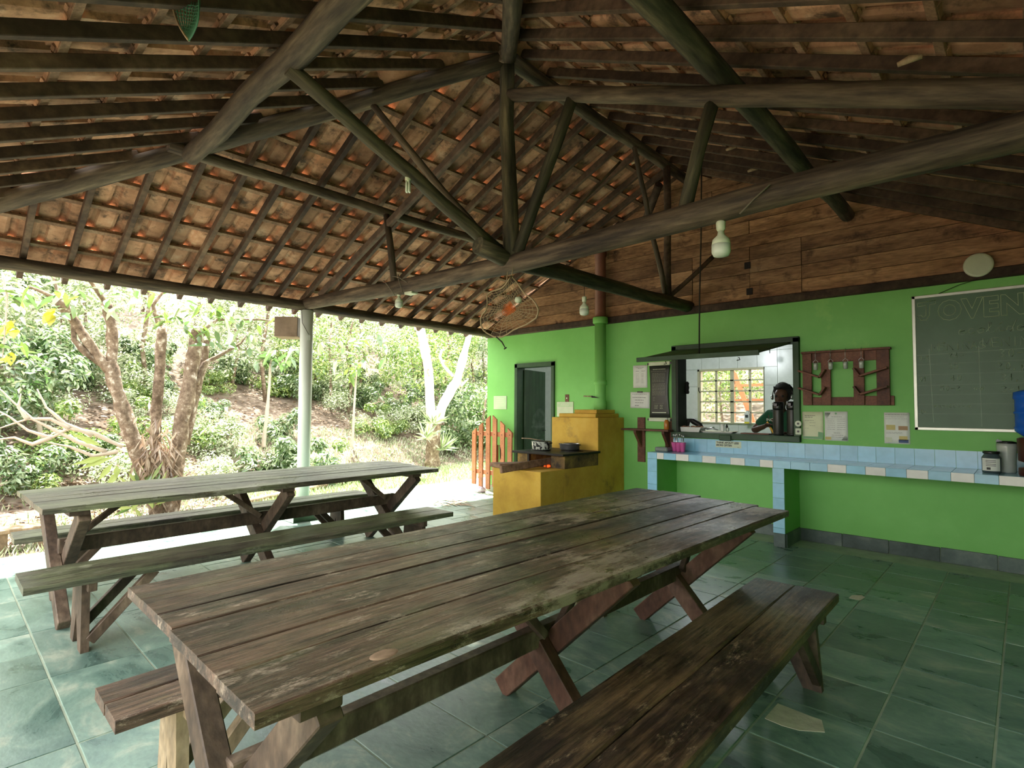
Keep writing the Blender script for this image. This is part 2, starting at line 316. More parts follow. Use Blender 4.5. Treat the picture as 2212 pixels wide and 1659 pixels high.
# ================================================================== green wall with door and hatch
WY = 6.5; WT0 = .15; WZ = 2.6
DX0, DX1, DZ = -6.03, -5.23, 2.11
HX0, HX1, HZ0, HZ1 = -3.24, -1.83, 1.10, 2.16
b = MB(); X0, X1 = -6.70, .62
for a in ((X0, DX0, 0, WZ), (DX0, DX1, DZ, WZ), (DX1, HX0, 0, WZ), (HX0, HX1, 0, HZ0), (HX0, HX1, HZ1, WZ), (HX1, X1, 0, WZ)):
    b.box(a[0], a[1], WY, WY+WT0, a[2]-.14*(a[2] == 0), a[3])
bmesh.ops.remove_doubles(b.bm, verts=b.bm.verts[:], dist=.0001)
tag(b.build('wall_back', GRN), kind='structure')
b = MB(); b.box(.50, .62, -1.2, WY, -.14, WZ+.3); tag(b.build('wall_right', GRN), kind='structure')
# skirting of slate pieces under the counter
SKP = tag(MB().box(X0+.02, .5, WY-.004, WY, 0, .11).build('baseboard_back', GRT), kind='structure')
x = -3.24
for x0, x1 in [(-3.24+.44*i, -3.24+.44*(i+1)) for i in range(3)] + [(-1.81+.40*i, -1.81+.40*(i+1)) for i in range(6)]:
    if x1 > .5 or (-1.95 < x1 < -1.8): x1 = min(x1, .5) if x1 > .5 else -1.93
    b = MB(); b.box(x0+.003, x1-.003, WY-.022, WY-.003, 0, .132+rnd.uniform(-.004, .004), bev=.003); b.build('skirting_slab', SKB, SKP)

# wall plate beam with plaster crumbs
b = MB(); b.box(X0, .6, WY-.06, WY+.12, WZ-.005, WZ+.085, bev=.008); b.build('wall_plate', RAF); tag(bpy.data.objects['wall_plate'], 'dark timber plate lying along the top of the green wall', 'beam', kind='structure')

# gable of horizontal planks
SL = .47; RX, RZ = -3.08, 4.40
GB = thing('wall_gable', None, None, kind='structure')
def topz(x): return min(2.76 + SL*(x+6.6), 2.76 + SL*(.44-x)) + .02
z = WZ+.085; k = 0
while z < 4.55:
    z1 = z+.156
    segs = [(-6.9, -3.01), (-3.01, -2.31), (-2.31, -1.755), (-1.755, .6)] if z < 3.25 else ([(-6.9, -4.4), (-4.4, -2.31), (-2.31, .6)] if k % 2 else [(-6.9, -2.75), (-2.75, .6)])
    dz = 0
    for x0, x1 in segs:
        za, zb = z+dz, z1+dz
        # clip to roof
        lo = max(x0, -6.6 + (za-2.78)/SL); hi = min(x1, .44 - (za-2.78)/SL)
        if hi-lo < .05: continue
        lo2 = max(x0, min(-6.6 + (zb-2.78)/SL, hi)); hi2 = min(x1, max(.44 - (zb-2.78)/SL, lo))
        if lo2 > hi2: lo2 = hi2 = (lo2+hi2)/2
        g = .003; yy = WY-.005+rnd.uniform(-.006, .004)
        b = MB(); b.prism([(lo+g, yy, za+g), (hi-g, yy, za+g), (hi2-g, yy, zb-g), (lo2+g, yy, zb-g)], (0, .022, 0)); b.build('plank', GAB, GB)
    z = z1; k += 1
b = MB(); b.prism([(-6.9, WY+.03, 2.68), (.6, WY+.03, 2.68), (RX, WY+.03, RZ+.15)], (0, .01, 0)); b.build('backing', RAF, GB)
for (x, z) in ((-2.33, 3.09), (-2.31, 2.78)):
    b = MB(); b.box(x-.035, x+.035, WY-.02, WY-.012, z-.04, z+.04, bev=.003); b.build('hinge', IRN, GB)

# ================================================================== kitchen behind the wall
KY = 9.7; kx0, kx1 = -6.7, .62
KWX0, KWX1, KWZ0, KWZ1 = -4.40, -3.23, 1.15, 2.13
b = MB()
for a in ((kx0, KWX0, -.1, 2.7), (KWX0, KWX1, -.1, KWZ0), (KWX0, KWX1, KWZ1, 2.7), (KWX1, kx1, -.1, 2.7)): b.box(a[0], a[1], KY+.008, KY+.15, a[2], a[3])
KB = tag(b.build('wall_kitchen_back', GRT), kind='structure')
def wall_tile(x0, x1, z0, z1):
    b = MB(); b.box(x0+.003, x1-.003, KY, KY+.008, z0+.003, z1-.003); b.build('wall_tile', KTL, KB)
zr = [-.05, .041, .633, 1.225, 1.817, 2.409, 2.69]
for a, c in zip(zr[:-1], zr[1:]):
    for i in range(14):
        x0 = -6.65 + .3295*i; x0 = -4.334 + .3295*(i-7); x1 = x0+.3295
        if a < KWZ1 and c > KWZ0 and x1 > KWX0 and x0 < KWX1:
            if a < KWZ0: wall_tile(x0, x1, a, KWZ0) if KWZ0-a > .05 else None
            if c > KWZ1: wall_tile(x0, x1, KWZ1, c)
            if x0 < KWX0: wall_tile(x0, KWX0, max(a, KWZ0), min(c, KWZ1))
            if x1 > KWX1: wall_tile(KWX1, x1, max(a, KWZ0), min(c, KWZ1))
        else: wall_tile(x0, x1, a, c)
b = MB(); b.box(kx0-.12, kx0, WY+WT0, KY+.15, -.1, 2.7); tag(b.build('wall_kitchen_left', WHP), kind='structure')
b = MB(); b.box(kx1, kx1+.12, WY+WT0, KY+.15, -.1, 2.7); tag(b.build('wall_kitchen_right', WHP), kind='structure')
b = MB(); b.box(kx0-.1, kx1+.1, WY+WT0, KY+.15, 2.7, 2.76); tag(b.build('ceiling', WHP), kind='structure')
b = MB(); b.box(kx0-.1, kx1+.1, WY+.1, KY+.15, -.14, -.004); tag(b.build('floor_kitchen', GRT), kind='structure')
# window with sliding sashes of small panes
W1 = thing('window_1', 'cream metal window of twenty small panes in the kitchen', None, kind='structure')
WF = mat('cream_window_metal', [(.3, (.45, .42, .28)), (.7, (.55, .52, .36))], scale=4, rough=.5, rand=0)
b = MB(); f = .035
b.box(KWX0, KWX1, KY-.03, KY+.12, KWZ1-f, KWZ1); b.box(KWX0, KWX1, KY-.03, KY+.12, KWZ0, KWZ0+f*.6); b.box(KWX0, KWX0+f, KY-.03, KY+.12, KWZ0, KWZ1); b.box(KWX1-.012, KWX1, KY-.02, KY+.12, KWZ0, KWZ1)
b.build('window_frame', WF, W1)
cols = [KWX0+f, -4.075, -3.79, -3.48, KWX1-.01]; rows = [KWZ0+.02, 1.345, 1.536, 1.727, 1.917, KWZ1-.03]
for i, x in enumerate(cols[1:-1]):
    b = MB(); wd = .030 if i == 1 else .017; b.box(x-wd, x+wd, KY+.02, KY+.06, rows[0], rows[-1]); b.build('mullion', WF, W1)
for z in rows[1:-1]:
    b = MB(); b.box(cols[0], cols[-1], KY+.02, KY+.055, z-.012, z+.012); b.build('glazing_bar', WF, W1)
b = MB(); b.tube([(KWX0+.03, KY-.05, 1.80), (KWX0+.03, KY-.05, 1.74), (KWX0+.055, KY-.04, 1.70)], .008); b.build('window_handle', IRN, W1)
for i in range(4):
    for j in range(5):
        b = MB(); b.box(cols[i]+.008, cols[i+1]-.008, KY+.036, KY+.040, rows[j]+.006, rows[j+1]-.006); b.build('pane', PNE, W1)

# ================================================================== roof
CA = 1/math.sqrt(1+SL*SL); SA = SL*CA; COURSE = .31/CA
pl = {
 'a': dict(o=Vector((-6.6, 0, 0)), v=Vector((CA, 0, SA)), n=Vector((-SA, 0, CA)), u=Vector((0, -1, 0))),
 'b': dict(o=Vector((0, -.32, 0)), v=Vector((0, CA, SA)), n=Vector((0, -SA, CA)), u=Vector((1, 0, 0))),
 'c': dict(o=Vector((.44, 0, 0)), v=Vector((-CA, 0, SA)), n=Vector((SA, 0, CA)), u=Vector((0, 1, 0))),
}
ZL = 2.74          # top of eave log
def rp(k, s, d, h):
    """point of slope k: s along the eave (world coordinate), d horizontal run inwards, h above the log plane"""
    p = pl[k]; a = {'a': Vector((-6.6+d, s, 0)), 'b': Vector((s, -.32+d, 0)), 'c': Vector((.44-d, s, 0))}[k]
    a.z = ZL + SL*d; return a + p['n']*h
def span(k, d):
    if k == 'b': return (-6.6+d, .44-d)
    return (-.32+d, 6.60)
RD = .072; RW = .046; OV = -.30
def tilemesh():
    prof = [(-.003, .004), (.022, -.010), (.10, -.013), (.135, -.008), (.15, .018), (.176, .030), (.200, .020), (.216, .000)]
    bm = bmesh.new(); L_ = .405; rings = []
    for yy, zz in ((0, .024), (L_*.5, .012), (L_, 0)):
        rings.append([[bm.verts.new((x-.10, yy, z+zz)) for x, z in prof], [bm.verts.new((x-.10, yy, z+zz+.011)) for x, z in prof]])
    n = len(prof)
    for a, c in zip(rings[:-1], rings[1:]):
        for i in range(n-1):
            bm.faces.new((a[0][i], c[0][i], c[0][i+1], a[0][i+1])); bm.faces.new((a[1][i], a[1][i+1], c[1][i+1], c[1][i]))
        bm.faces.new((a[0][0], a[1][0], c[1][0], c[0][0])); bm.faces.new((a[0][n-1], c[0][n-1], c[1][n-1], a[1][n-1]))
    for r in (rings[0], rings[-1]):
        for i in range(n-1): bm.faces.new((r[0][i], r[0][i+1], r[1][i+1], r[1][i]))
    # lug that hooks behind the batten, rolled lip across the head
    for x0, x1, z0 in ((-.075, .03, -.032), (.045, .095, -.018)):
        v = [bm.verts.new(p) for p in ((x0, L_-.045, z0), (x1, L_-.045, z0), (x1, L_-.01, z0+.006), (x0, L_-.01, z0+.006), (x0, L_-.05, .0), (x1, L_-.05, .0), (x1, L_, .0), (x0, L_, .0))]
        for f in ((0,3,2,1),(0,1,5,4),(1,2,6,5),(2,3,7,6),(3,0,4,7)): bm.faces.new([v[i] for i in f])
    bmesh.ops.recalc_face_normals(bm, faces=bm.faces[:])
    me = bpy.data.meshes.new('roof_tile'); bm.to_mesh(me); bm.free(); me.materials.append(TIL); return me
TM = tilemesh(); TWD = .198
RL = {'a': 'roof slope of clay tiles rising from the open left eave', 'b': 'hipped end of the roof above the camera with dark rafters', 'c': 'roof slope of clay tiles rising from the right eave'}
for k in 'abc':
    R_ = thing('roof_slope', RL[k], None, kind='structure')
    # rafters
    if k == 'b': ss = [-2.76-.345*i for i in range(-9, 12)]
    else: ss = [(.52 if k == 'a' else .36)+.332*i for i in range(-3, 19)]
    for s in ss:
        if k == 'b':
            if not (-6.5 < s < .35): continue
            dm = min(s+6.6, .44-s)
        else:
            if s > 6.42: continue
            dm = min(3.52, s+.32)
        if dm < .25: dm = .3
        p0 = rp(k, s+rnd.uniform(-.01, .01), OV, RD/2); p1 = rp(k, s+rnd.uniform(-.01, .01), dm-.02, RD/2)
        b = MB(); b.bar(p0, p1, RW, RD, side=pl[k]['u'], bev=.004); b.build('rafter', RAF, R_)
    # battens
    d = .11; i = 0
    tiles = []
    while d < 3.56:
        a0, a1 = span(k, d)
        if k == 'b': a0 -= .02; a1 += .02
        if d < 0 and k != 'b': a0 = -.32+d
        p0 = rp(k, a0, d, RD+.011); p1 = rp(k, a1, d, RD+.011)
        b = MB(); b.bar(p0, p1, .022, .045, side=pl[k]['n'], bev=.002); b.build('batten', BAT, R_)
        # tiles whose head hooks over this batten
        n = int((a1-a0+.4)/TWD)
        for q in range(n):
            s = a0 - .1 + TWD*(q+.5)
            dl = d - .385*CA
            org = rp(k, s, dl, RD+.040)
            mt = Matrix((pl[k]['u'], pl[k]['v'], pl[k]['n'])).transposed().to_4x4()
            mt = Matrix.Translation(org) @ mt @ Matrix.Rotation(rnd.uniform(-.014, .014), 4, 'Z') @ Matrix.Rotation(rnd.uniform(-.010, .010), 4, 'Y')
            dist = (org - Vector((0, 0, 1.4))); vis = dist.normalized().dot(fwd)
            tiles.append((dist.length/(vis if vis > .62 else .05), mt))
        d += .31; i += 1
    tiles.sort(key=lambda t: t[0])
    for _, mt in tiles[:290]: link('roof_tile', TM, R_, mt)
    b = MB()
    for _, mt in tiles[290:]:
        n0 = len(b.bm.verts); b.bm.from_mesh(TM); b.bm.verts.ensure_lookup_table()
        bmesh.ops.transform(b.bm, matrix=mt, verts=b.bm.verts[n0:])
    b.build('outer_tiles', TIL, R_)['kind'] = 'stuff'
    # overlapping ridge and hip capping closes the joints
for pa, pb, lab in ((rp('a', -.6, -.3, .2), Vector((RX, 3.2, RZ+.16)), 'left hip'), (Vector((.74, -.62, 2.78)), Vector((RX, 3.2, RZ+.16)), 'right hip'), (Vector((RX, 3.2, RZ+.16)), Vector((RX, 6.7, RZ+.16)), 'ridge')):
    b = MB(); d_ = (pb-pa); n = int(d_.length/.36)
    for i in range(n): b.tube([pa+d_*(i/n), pa+d_*((i+1.1)/n)], [.15, .135], n=8)
    tag(b.build('ridge_capping', TIL), 'row of curved clay capping tiles over the %s of the roof' % lab, 'roof tile', kind='structure')

# ---- logs of the frame
def log(name, label, pts, r_a, r_b, m_=LOG, seg=.28, jit=.22, wob=.012, n=12):
    pts = [Vector(p) for p in pts]; out = []; rs = []
    tot = sum((q-p).length for p, q in zip(pts, pts[1:])); acc = 0; sd = rnd.random()*50
    for p, q in zip(pts, pts[1:]):
        kk = max(2, int((q-p).length/seg))
        for i in range(kk + (q is pts[-1])):
            t = i/kk; a = (acc+(q-p).length*t)/tot
            e = min(a, 1-a)*8; e = min(e, 1)
            out.append(p.lerp(q, t) + Vector((noise.noise(Vector((sd, a*5, 0))), noise.noise(Vector((a*5, sd, 3))), noise.noise(Vector((a*5, 7, sd)))))*wob*e*2)
            rs.append((r_a+(r_b-r_a)*a)*(1+.06*noise.noise(Vector((sd, a*9, 5)))))
        acc += (q-p).length
    ax = (pts[-1]-pts[0]).normalized(); ay = (Vector((0, 0, 1)) if abs(ax.z) < .9 else Vector((1, 0, 0))).cross(ax).normalized(); az = ax.cross(ay)
    mw = Matrix((ax, ay, az)).transposed().to_4x4(); mw.translation = pts[0]; inv = mw.inverted()
    b = MB(); b.tube([inv @ p for p in out], rs, n=n, jit=jit*.7, seed=sd); o = link(name, b.mesh(name, m_), None, mw)
    return tag(o, label, 'beam', kind='structure')
log('eave_log', 'long round log carrying the left eave above the white column', [(-6.6, -.9, 2.67), (-6.6, 3.2, 2.67), (-6.6, 6.48, 2.66)], .062, .066, jit=.12)
log('eave_log', 'round log carrying the eave above the camera', [(-6.9, -.32, 2.67), (.6, -.32, 2.67)], .062, .066)
log('eave_log', 'round log carrying the right eave', [(.44, -.9, 2.67), (.44, 6.48, 2.67)], .062, .066)
HB = -.085
hipp = lambda t, dz=0: Vector((RX-t, 3.2-t, 4.33-.455*t+dz))
log('hip_log', 'thick grey log under the left hip running to the upper left', [hipp(4.1), hipp(0)], .082, .068, jit=.2)
log('hip_log', 'upright looking log above the king post running overhead', [(RX+3.9, 3.2-3.9, 4.33-.455*3.9), (RX, 3.2, 4.33)], .075, .062)
log('ridge_log', 'dark log under the ridge between king post and gable', [(RX, 3.1, 4.33), (RX, 6.48, 4.33)], .065, .06)
log('purlin_log', 'dark round purlin under the left tile slope', [(-4.87, 1.2, 3.46), (-4.87, 6.46, 3.46)], .05, .047, jit=.1)
log('purlin_log', 'thick grey purlin slanting down from the top of the picture', [(-4.87, 1.36, 3.43), (-1.0, 1.36, 3.45)], .072, .08, jit=.1, m_=LOG)
log('purlin_log', 'dark purlin crossing behind the long rafter at upper right', [(-1.30, 1.3, 3.43), (-1.30, 6.46, 3.43)], .07, .065, jit=.1, m_=LOGG)
log('tie_beam', 'big log tie beam crossing the room from the white column', [(-6.62, 3.2, 2.705), (-4.6, 3.2, 2.62), (-3.05, 3.2, 2.575), (-1.1, 3.2, 2.62), (.5, 3.2, 2.62)], .076, .086, jit=.14, wob=.008)
log('king_post', 'tall split log post standing on the tie beam under the roof peak', [(-3.03, 3.2, 2.6), (-3.10, 3.2, 4.38)], .062, .058, jit=.35, m_=LOGG)
b = MB(); b.bar((-3.115, 3.24, 2.62), (-3.18, 3.24, 4.3), .06, .05, bev=.01); tag(b.build('king_post_plank', LOG), 'brown split plank against the back of the king post', 'beam', kind='structure')
log('lengthwise_beam', 'dark mossy log running from the king post to the green wall', [(-3.07, 2.86, 2.67), (-3.05, 3.2, 2.62), (-3.05, 6.50, 2.69)], .068, .072, jit=.25, m_=LOGG)
log('strut', 'mossy slanting log from the purlin down to the king post foot', [(-3.09, 1.36, 3.39), (-3.11, 3.13, 2.68)], .045, .06, jit=.25, m_=LOGG)
log('strut', 'thin brown pole from the hip log down to the king post foot', [hipp(.807, -.03), (-3.16, 3.12, 2.70)], .028, .034, jit=.2)
log('strut', 'short dark log strut on the right of the king post', [(-2.40, 3.2, 3.75), (-2.96, 3.2, 2.66)], .042, .048, jit=.2, m_=LOGG)
log('strut', 'mossy log strut between the tie beam and the long rafter', [(-1.33, 3.2, 3.32), (-1.53, 3.2, 2.66)], .042, .045, jit=.2, m_=LOGG)
log('strut', 'short dark post on the tie beam left of the net ornament', [(-4.84, 3.2, 3.42), (-4.68, 3.2, 2.66)], .034, .034, jit=.1)
b = MB(); b.bar((-6.25, 3.2, 2.76), (-3.10, 3.2, 3.98), .055, .085, side=(0, 1, 0), bev=.012); tag(b.build('truss_rafter', mat('squared_timber', [(.3, (.05, .035, .025)), (.6, (.13, .09, .065))], scale=3, rough=.8, bump=.4, grain=.4, gscale=14, rand=0)), 'squared brown rafter rising from the column to the king post', 'beam', kind='structure')
log('truss_rafter', 'long pale log rafter from the king post to the upper right', [(-3.05, 3.2, 4.00), (.35, 3.2, 2.66)], .052, .068, jit=.12)
log('post', 'dark post standing on the lengthwise beam near the gable', [(-3.05, 5.93, 2.68), (-3.05, 5.91, 4.30)], .042, .042, jit=.1, m_=RAF)
log('strut', 'thin worn pole leaning left of the gable post', [(-3.05, 5.17, 4.27), (-3.05, 5.87, 2.72)], .026, .03, jit=.2)
log('strut', 'dark thin brace leaning right of the gable post', [(-3.05, 5.96, 2.74), (-2.66, 6.35, 3.25)], .026, .026, jit=.1, m_=RAF)
log('strut', 'dark stub of log under the ridge near the gable', [(-3.2, 6.0, 4.15), (-3.6, 6.35, 3.85)], .05, .05, m_=RAF)
log('strut', 'thin stick in the shadow behind the king post', [(-2.75, 4.4, 3.75), (-3.02, 3.9, 3.1)], .012, .012)

# ---- column
CX, CY = -6.60, 3.21
K = thing('round_column', 'round pale green column standing on a low dark green block', 'column', (CX, CY, 0))
b = MB(); b.lathe([(.078, .16), (.078, 2.62)], n=28); b.build('shaft', COLM, K)
b = MB(); b.box(-.155, .155, -.185, .185, 0, .17, bev=.004); b.build('base_block', DGR, K)
b = MB(); b.box(-.165, -.155, -.187, .187, 0, .168); b.box(-.16, .156, -.19, -.185, 0, .168); b.build('sunlit_faces', WHP, K)  # sunlight on the block's outer faces, put in as white sheets
b = MB(); b.box(.079, .083, -.03, .012, 2.24, 2.30); b.build('small_tag', PAP, K)
b = MB(); b.tube([(.03, -.085, 2.6), (.05, -.083, 2.45), (.079, -.01, 2.31)], .003, n=5); b.build('cord', DKW, K)
# ================================================================== tables and benches
def plank(parent, x0, x1, y0, y1, z0, z1, m_, name='plank', bev=.006, wav=.004, far=(0, 0)):
    """board along local Y with slightly wavy edges"""
    bm = bmesh.new(); n = 9; rings = []
    sd = rnd.random()*99
    for i in range(n+1):
        y = y0+(y1-y0)*i/n
        a = wav*noise.noise(Vector((sd, i*.9, 0))); c = wav*noise.noise(Vector((sd+5, i*.9, 0))); h = .002*noise.noise(Vector((sd+9, i*.7, 0)))
        X0 = x0+a+far[0]*i/n; X1 = x1+c+far[1]*i/n
        e = .004 if i in (0, n) else 0
        rings.append([bm.verts.new(p) for p in ((X0, y, z0), (X1, y, z0), (X1, y, z1+h-bev), (X1-bev, y, z1+h-e), (X0+bev, y, z1+h-e), (X0, y, z1+h-bev))])
    for r, q in zip(rings[:-1], rings[1:]):
        for j in range(6): bm.faces.new((r[j], r[(j+1) % 6], q[(j+1) % 6], q[j]))
    bm.faces.new(rings[0]); bm.faces.new(rings[-1][::-1]); bmesh.ops.recalc_face_normals(bm, faces=bm.faces[:])
    me = bpy.data.meshes.new(name); bm.to_mesh(me); bm.free(); me.materials.append(m_); return link(name, me, parent)

def table(label, loc, rz, seams, y0s, y1s, legs, fa, fb, topm, legm, braces=(), strz=(.33, .42), strx=0, ztop=.79, th=.038, sf=None):
    sf = sf or seams
    T = thing('trestle_table', label, 'table', loc, rz, 'long plank tables on crossed legs')
    for i, (a, c) in enumerate(zip(seams[:-1], seams[1:])):
        plank(T, a+.0015, c-.0015, y0s[i], y1s[i], ztop-th, ztop+rnd.uniform(-.0015, .0015), topm, far=(sf[i]-a, sf[i+1]-c))
    for (y, lm) in legs:
        zt = ztop-th
        b = MB(); b.bar((fa[0], y+.034, .02), (fa[1], y+.034, zt-.03), .10, .066, side=(1, 0, 0), bev=.004); b.build('leg', lm, T)
        b = MB(); b.bar((fb[0], y-.034, .02), (fb[1], y-.034, zt-.03), .10, .066, side=(1, 0, 0), bev=.004); b.build('leg', lm, T)
        b = MB(); b.box(min(fa[1], fb[1])-.03, max(fa[1], fb[1])+.045, y-.05, y+.055, zt-.032, zt, bev=.003); b.build('cleat', lm, T)
    ya, yb = legs[0][0], legs[-1][0]
    b = MB(); b.box(strx-.028, strx+.028, ya-.02, yb+.10, strz[0], strz[1], bev=.005); b.build('stretcher', legm, T)
    for (y, dy) in braces:
        b = MB(); b.bar((strx+.045, y, strz[1]-.03), (strx+.045, y+dy, ztop-th), .035, .04, side=(1, 0, 0), bev=.003); b.build('brace', legm, T)
    return T
# main table, local origin on floor at its near end centre
MX, MY = -1.70, .47
seam = [x-MX for x in (-2.262, -2.085, -1.90, -1.757, -1.52, -1.372, -1.152)]
seamf = [x-MX for x in (-2.243, -2.03, -1.865, -1.715, -1.446, -1.285, -1.075)]
table('large dark weathered plank table with mossy boards in the middle of the room', (MX, MY, 0), 0, seam,
      [.012, .012, .012, .006, .004, 0], [3.34, 3.35, 3.34, 3.27, 3.25, 3.17], [(.15, WL), (1.50, WR), (2.82, WR)],
      (-1.93-MX, -1.21-MX), (-1.36-MX, -2.02-MX), WT, WL, braces=[(1.45, -.36), (1.55, .34), (2.80, .3), (.2, .32)], strx=.055, sf=seamf)
kt = atZ(832, 1413, .79); b = MB(); b.lathe([(.034, -.002), (.033, .0006), (.02, .0009)], (0, 0, 0), n=16); k_ = b.build('knot', mat('tan_knot', [(.3, (.16, .10, .06)), (.7, (.27, .18, .115))], scale=30, rough=.7, rand=0), bpy.data.objects['trestle_table']); k_.location = (kt.x-MX, kt.y-MY, .79); k_.scale = (.75, 1.3, 1)
# far table by the open side
FX, FY = -4.80, .455
seam2 = [-.53, -.36, -.18, 0, .17, .35, .53]
table('greenish grey weathered plank table by the white column', (FX, FY, 0), math.radians(1.6), seam2,
      [.0, .005, .004, .002, 0, 0], [3.17, 3.17, 3.15, 3.12, 3.1, 3.08], [(.18, WL), (1.52, WL), (2.82, WL)],
      (-.37, .46), (.38, -.46), WG, WL, braces=[(.2, .36), (1.50, -.36), (2.78, -.36)], strz=(.40, .50))

def bench(label, loc, rz, L_, W_, topm, legm, z=.44, th=.045, ends=(.24, .3), npl=2, flip=False):
    B = thing('plank_bench', label, 'bench', loc, rz, 'long plank benches beside the tables')
    for i in range(npl): plank(B, -W_/2+W_*i/npl+.0015, -W_/2+W_*(i+1)/npl-.0015, rnd.uniform(-.006, .006), L_+rnd.uniform(-.01, .01), z-th, z, topm, bev=.007, wav=.006)
    for e, (y, s) in enumerate(((ends[0], 1), (L_-ends[1], -1))):
        w2 = W_/2-.035; zt = z-th
        b = MB()
        for sx in (-1, 1):
            # board leg with a V cut out of the foot
            b.prism([(sx*w2, y-.02, 0), (sx*(w2-.085), y-.02, 0), (sx*.0, y-.02, .19), (sx*.0, y-.02, zt), (sx*(w2-.03), y-.02, zt)], (0, .04, 0))
        b.build('leg', legm, B)
        b = MB(); b.box(-w2-.02, w2+.02, y+.02*s-.02, y+.02*s+.025, zt-.05, zt, bev=.003); b.build('cleat', legm, B)
        for sx in (-1, 1):
            b = MB(); b.bar((sx*(w2-.02), y+.022*s, .06), (sx*(w2-.03), y+.34*s, zt), .04, .055, side=(1, 0, 0), bev=.003); b.build('brace', legm, B)
    return B
bench('wide dark brown two plank bench in the lower right foreground', (-.875, .30, 0), math.radians(1.5), 3.02, .425, WB, WL, ends=(.3, .23))
bench('bench half hidden under the left side of the large table', (-2.215, .425, 0), 0, 3.0, .30, WT, WP, ends=(.2, .26))
bench('mossy bench along the near side of the table by the column', (-4.08, .36, 0), math.radians(.3), 3.0, .39, WG, WL, ends=(.28, .30))
bench('bench behind the far table against the garden side', (-5.50, .44, 0), math.radians(1.2), 2.98, .33, WG, WL, ends=(.26, .32))

# ================================================================== tiled counter
CN = thing('tiled_counter', 'long counter faced with blue and white tiles under the hatch', 'counter', (-1.7, 6.24, 0))
def cb(x0, x1, y0, y1, z0, z1, name, m_, bev=0): b = MB(); b.box(x0+1.7, x1+1.7, y0-6.24, y1-6.24, z0, z1, bev); return b.build(name, m_, CN)
CF = 5.985
cb(-3.365, .43, CF+.012, WY-.012, .808, .872, 'slab', GRT)
cb(-3.365, -3.24, CF+.012, WY-.002, 0, .808, 'side_panel', GRN); cb(-1.925, -1.812, CF+.012, WY-.002, .14, .808, 'side_panel', GRN)
cb(-1.925, -1.812, CF+.004, WY-.002, 0, .14, 'slate_foot', SKB, .004)
cb(-1.812, -1.80, CF+.03, WY-.02, 0, .135, 'slate_foot', SKB, .003)
xs = [-3.365, -3.24, -3.151, -2.995, -2.838, -2.678, -2.519, -2.36, -2.205, -2.05, -1.918, -1.75, -1.573, -1.417, -1.258, -1.102, -.945, -.789, -.634, -.479, -.326, -.172, -.018, .136, .29, .43]
# order read from the photograph: white next to each leg, blue pair over the middle leg
pat = list('B' 'W' 'B' 'W' 'B' 'W' 'B' 'W' 'B' 'W' 'B' 'B' 'B' 'W' 'B' 'W' 'B' 'W' 'B' 'W' 'B' 'W' 'B' 'W' 'B')
pat[9] = 'W'; pat[8] = 'B'
for i in range(len(xs)-1): cb(xs[i]+.0012, xs[i+1]-.0012, CF, CF+.012, .804, .879, 'tile', BLU if pat[i] == 'B' else WHT, .0012)
for i in range(len(xs)-1):
    for j in range(4):
        y0 = CF+.012 + j*.125
        cb(xs[i]+.0015, xs[i+1]-.0015, y0+.0015, min(y0+.1235, WY-.004), .872, .880, 'tile', BLU, .0012)
    cb(xs[i]+.0012, xs[i+1]-.0012, WY-.009, WY, .881, 1.04, 'tile', BLU)
for x0, x1 in ((-3.365, -3.24), (-1.925, -1.812)):
    z = .803
    while z > .15:
        zz = max(z-.152, .14 if x0 > -3 else .0); cb(x0, x1, CF, CF+.012, zz+.0012, z-.0012, 'tile', BLU, .0012); z = zz

# ================================================================== yellow wood stove
ST = thing('masonry_stove', 'ochre yellow stepped wood stove against the green wall', 'stove', (-4.39, 5.6, 0))
def sb(x0, x1, y0, y1, z0, z1, name, m_=YEL, bev=.006): b = MB(); b.box(x0+4.39, x1+4.39, y0-5.6, y1-5.6, z0, z1, bev); return b.build(name, m_, ST)
sb(-4.772, -4.007, 4.736, 5.18, 0, .68, 'lower_block')
SOOT = mat('sooty_plaster', [(.35, (.03, .022, .015)), (.5, (.16, .10, .035)), (.7, (.42, .27, .06))], scale=4, rough=.85, bump=.3, rand=0)
sb(-4.772, -4.007, 5.18, 5.88, 0, .68, 'middle_block', YEL, .003)
sb(-4.772, -4.56, 5.178, 5.88, .68, .835, 'middle_block', SOOT, .004); sb(-4.22, -4.007, 5.178, 5.88, .68, .835, 'middle_block', SOOT, .004)
sb(-4.56, -4.22, 5.62, 5.88, .68, .835, 'firebox_back', IRN)
sb(-4.772, -4.007, 5.874, 6.498, 0, 1.283, 'upper_block')
sb(-4.70, -4.09, 5.94, 6.498, 1.283, 1.335, 'chimney_step'); sb(-4.52, -4.15, 6.05, 6.498, 1.335, 1.388, 'chimney_step')
sb(-4.80, -3.97, 5.10, 5.875, .836, .862, 'iron_plate', IRN, .004)
sb(-4.56, -4.22, 5.20, 5.62, .676, .684, 'ash_bed', IRN, 0)
b = MB(); b.bar((-.17, -.44, .68), (-.17, -.44, .835), .03, .03); b.build('iron_bar', IRN, ST)
for (x, y) in ((-.20, -.17), (.20, .0)):
    b = MB(); b.lathe([(.13, .862), (.13, .868), (.10, .872), (.10, .862)], (x, y, 0), n=24); b.build('hotplate_ring', IRN, ST)
b = MB()
for q in range(4):
    x, y = rnd.uniform(.04, .13), rnd.uniform(-.40, -.34); r = rnd.uniform(.014, .024)
    b.lathe([(r*.5, 0), (r, r*.5), (r*.8, r), (r*.2, r*1.3)], (x, y, .68), n=6)
tag(b.build('embers', EMB, ST), 'glowing red embers', kind='stuff')
fl = bpy.data.lights.new('fire_glow', 'POINT'); fl.energy = .06; fl.color = (1, .25, .06); fl.shadow_soft_size = .05
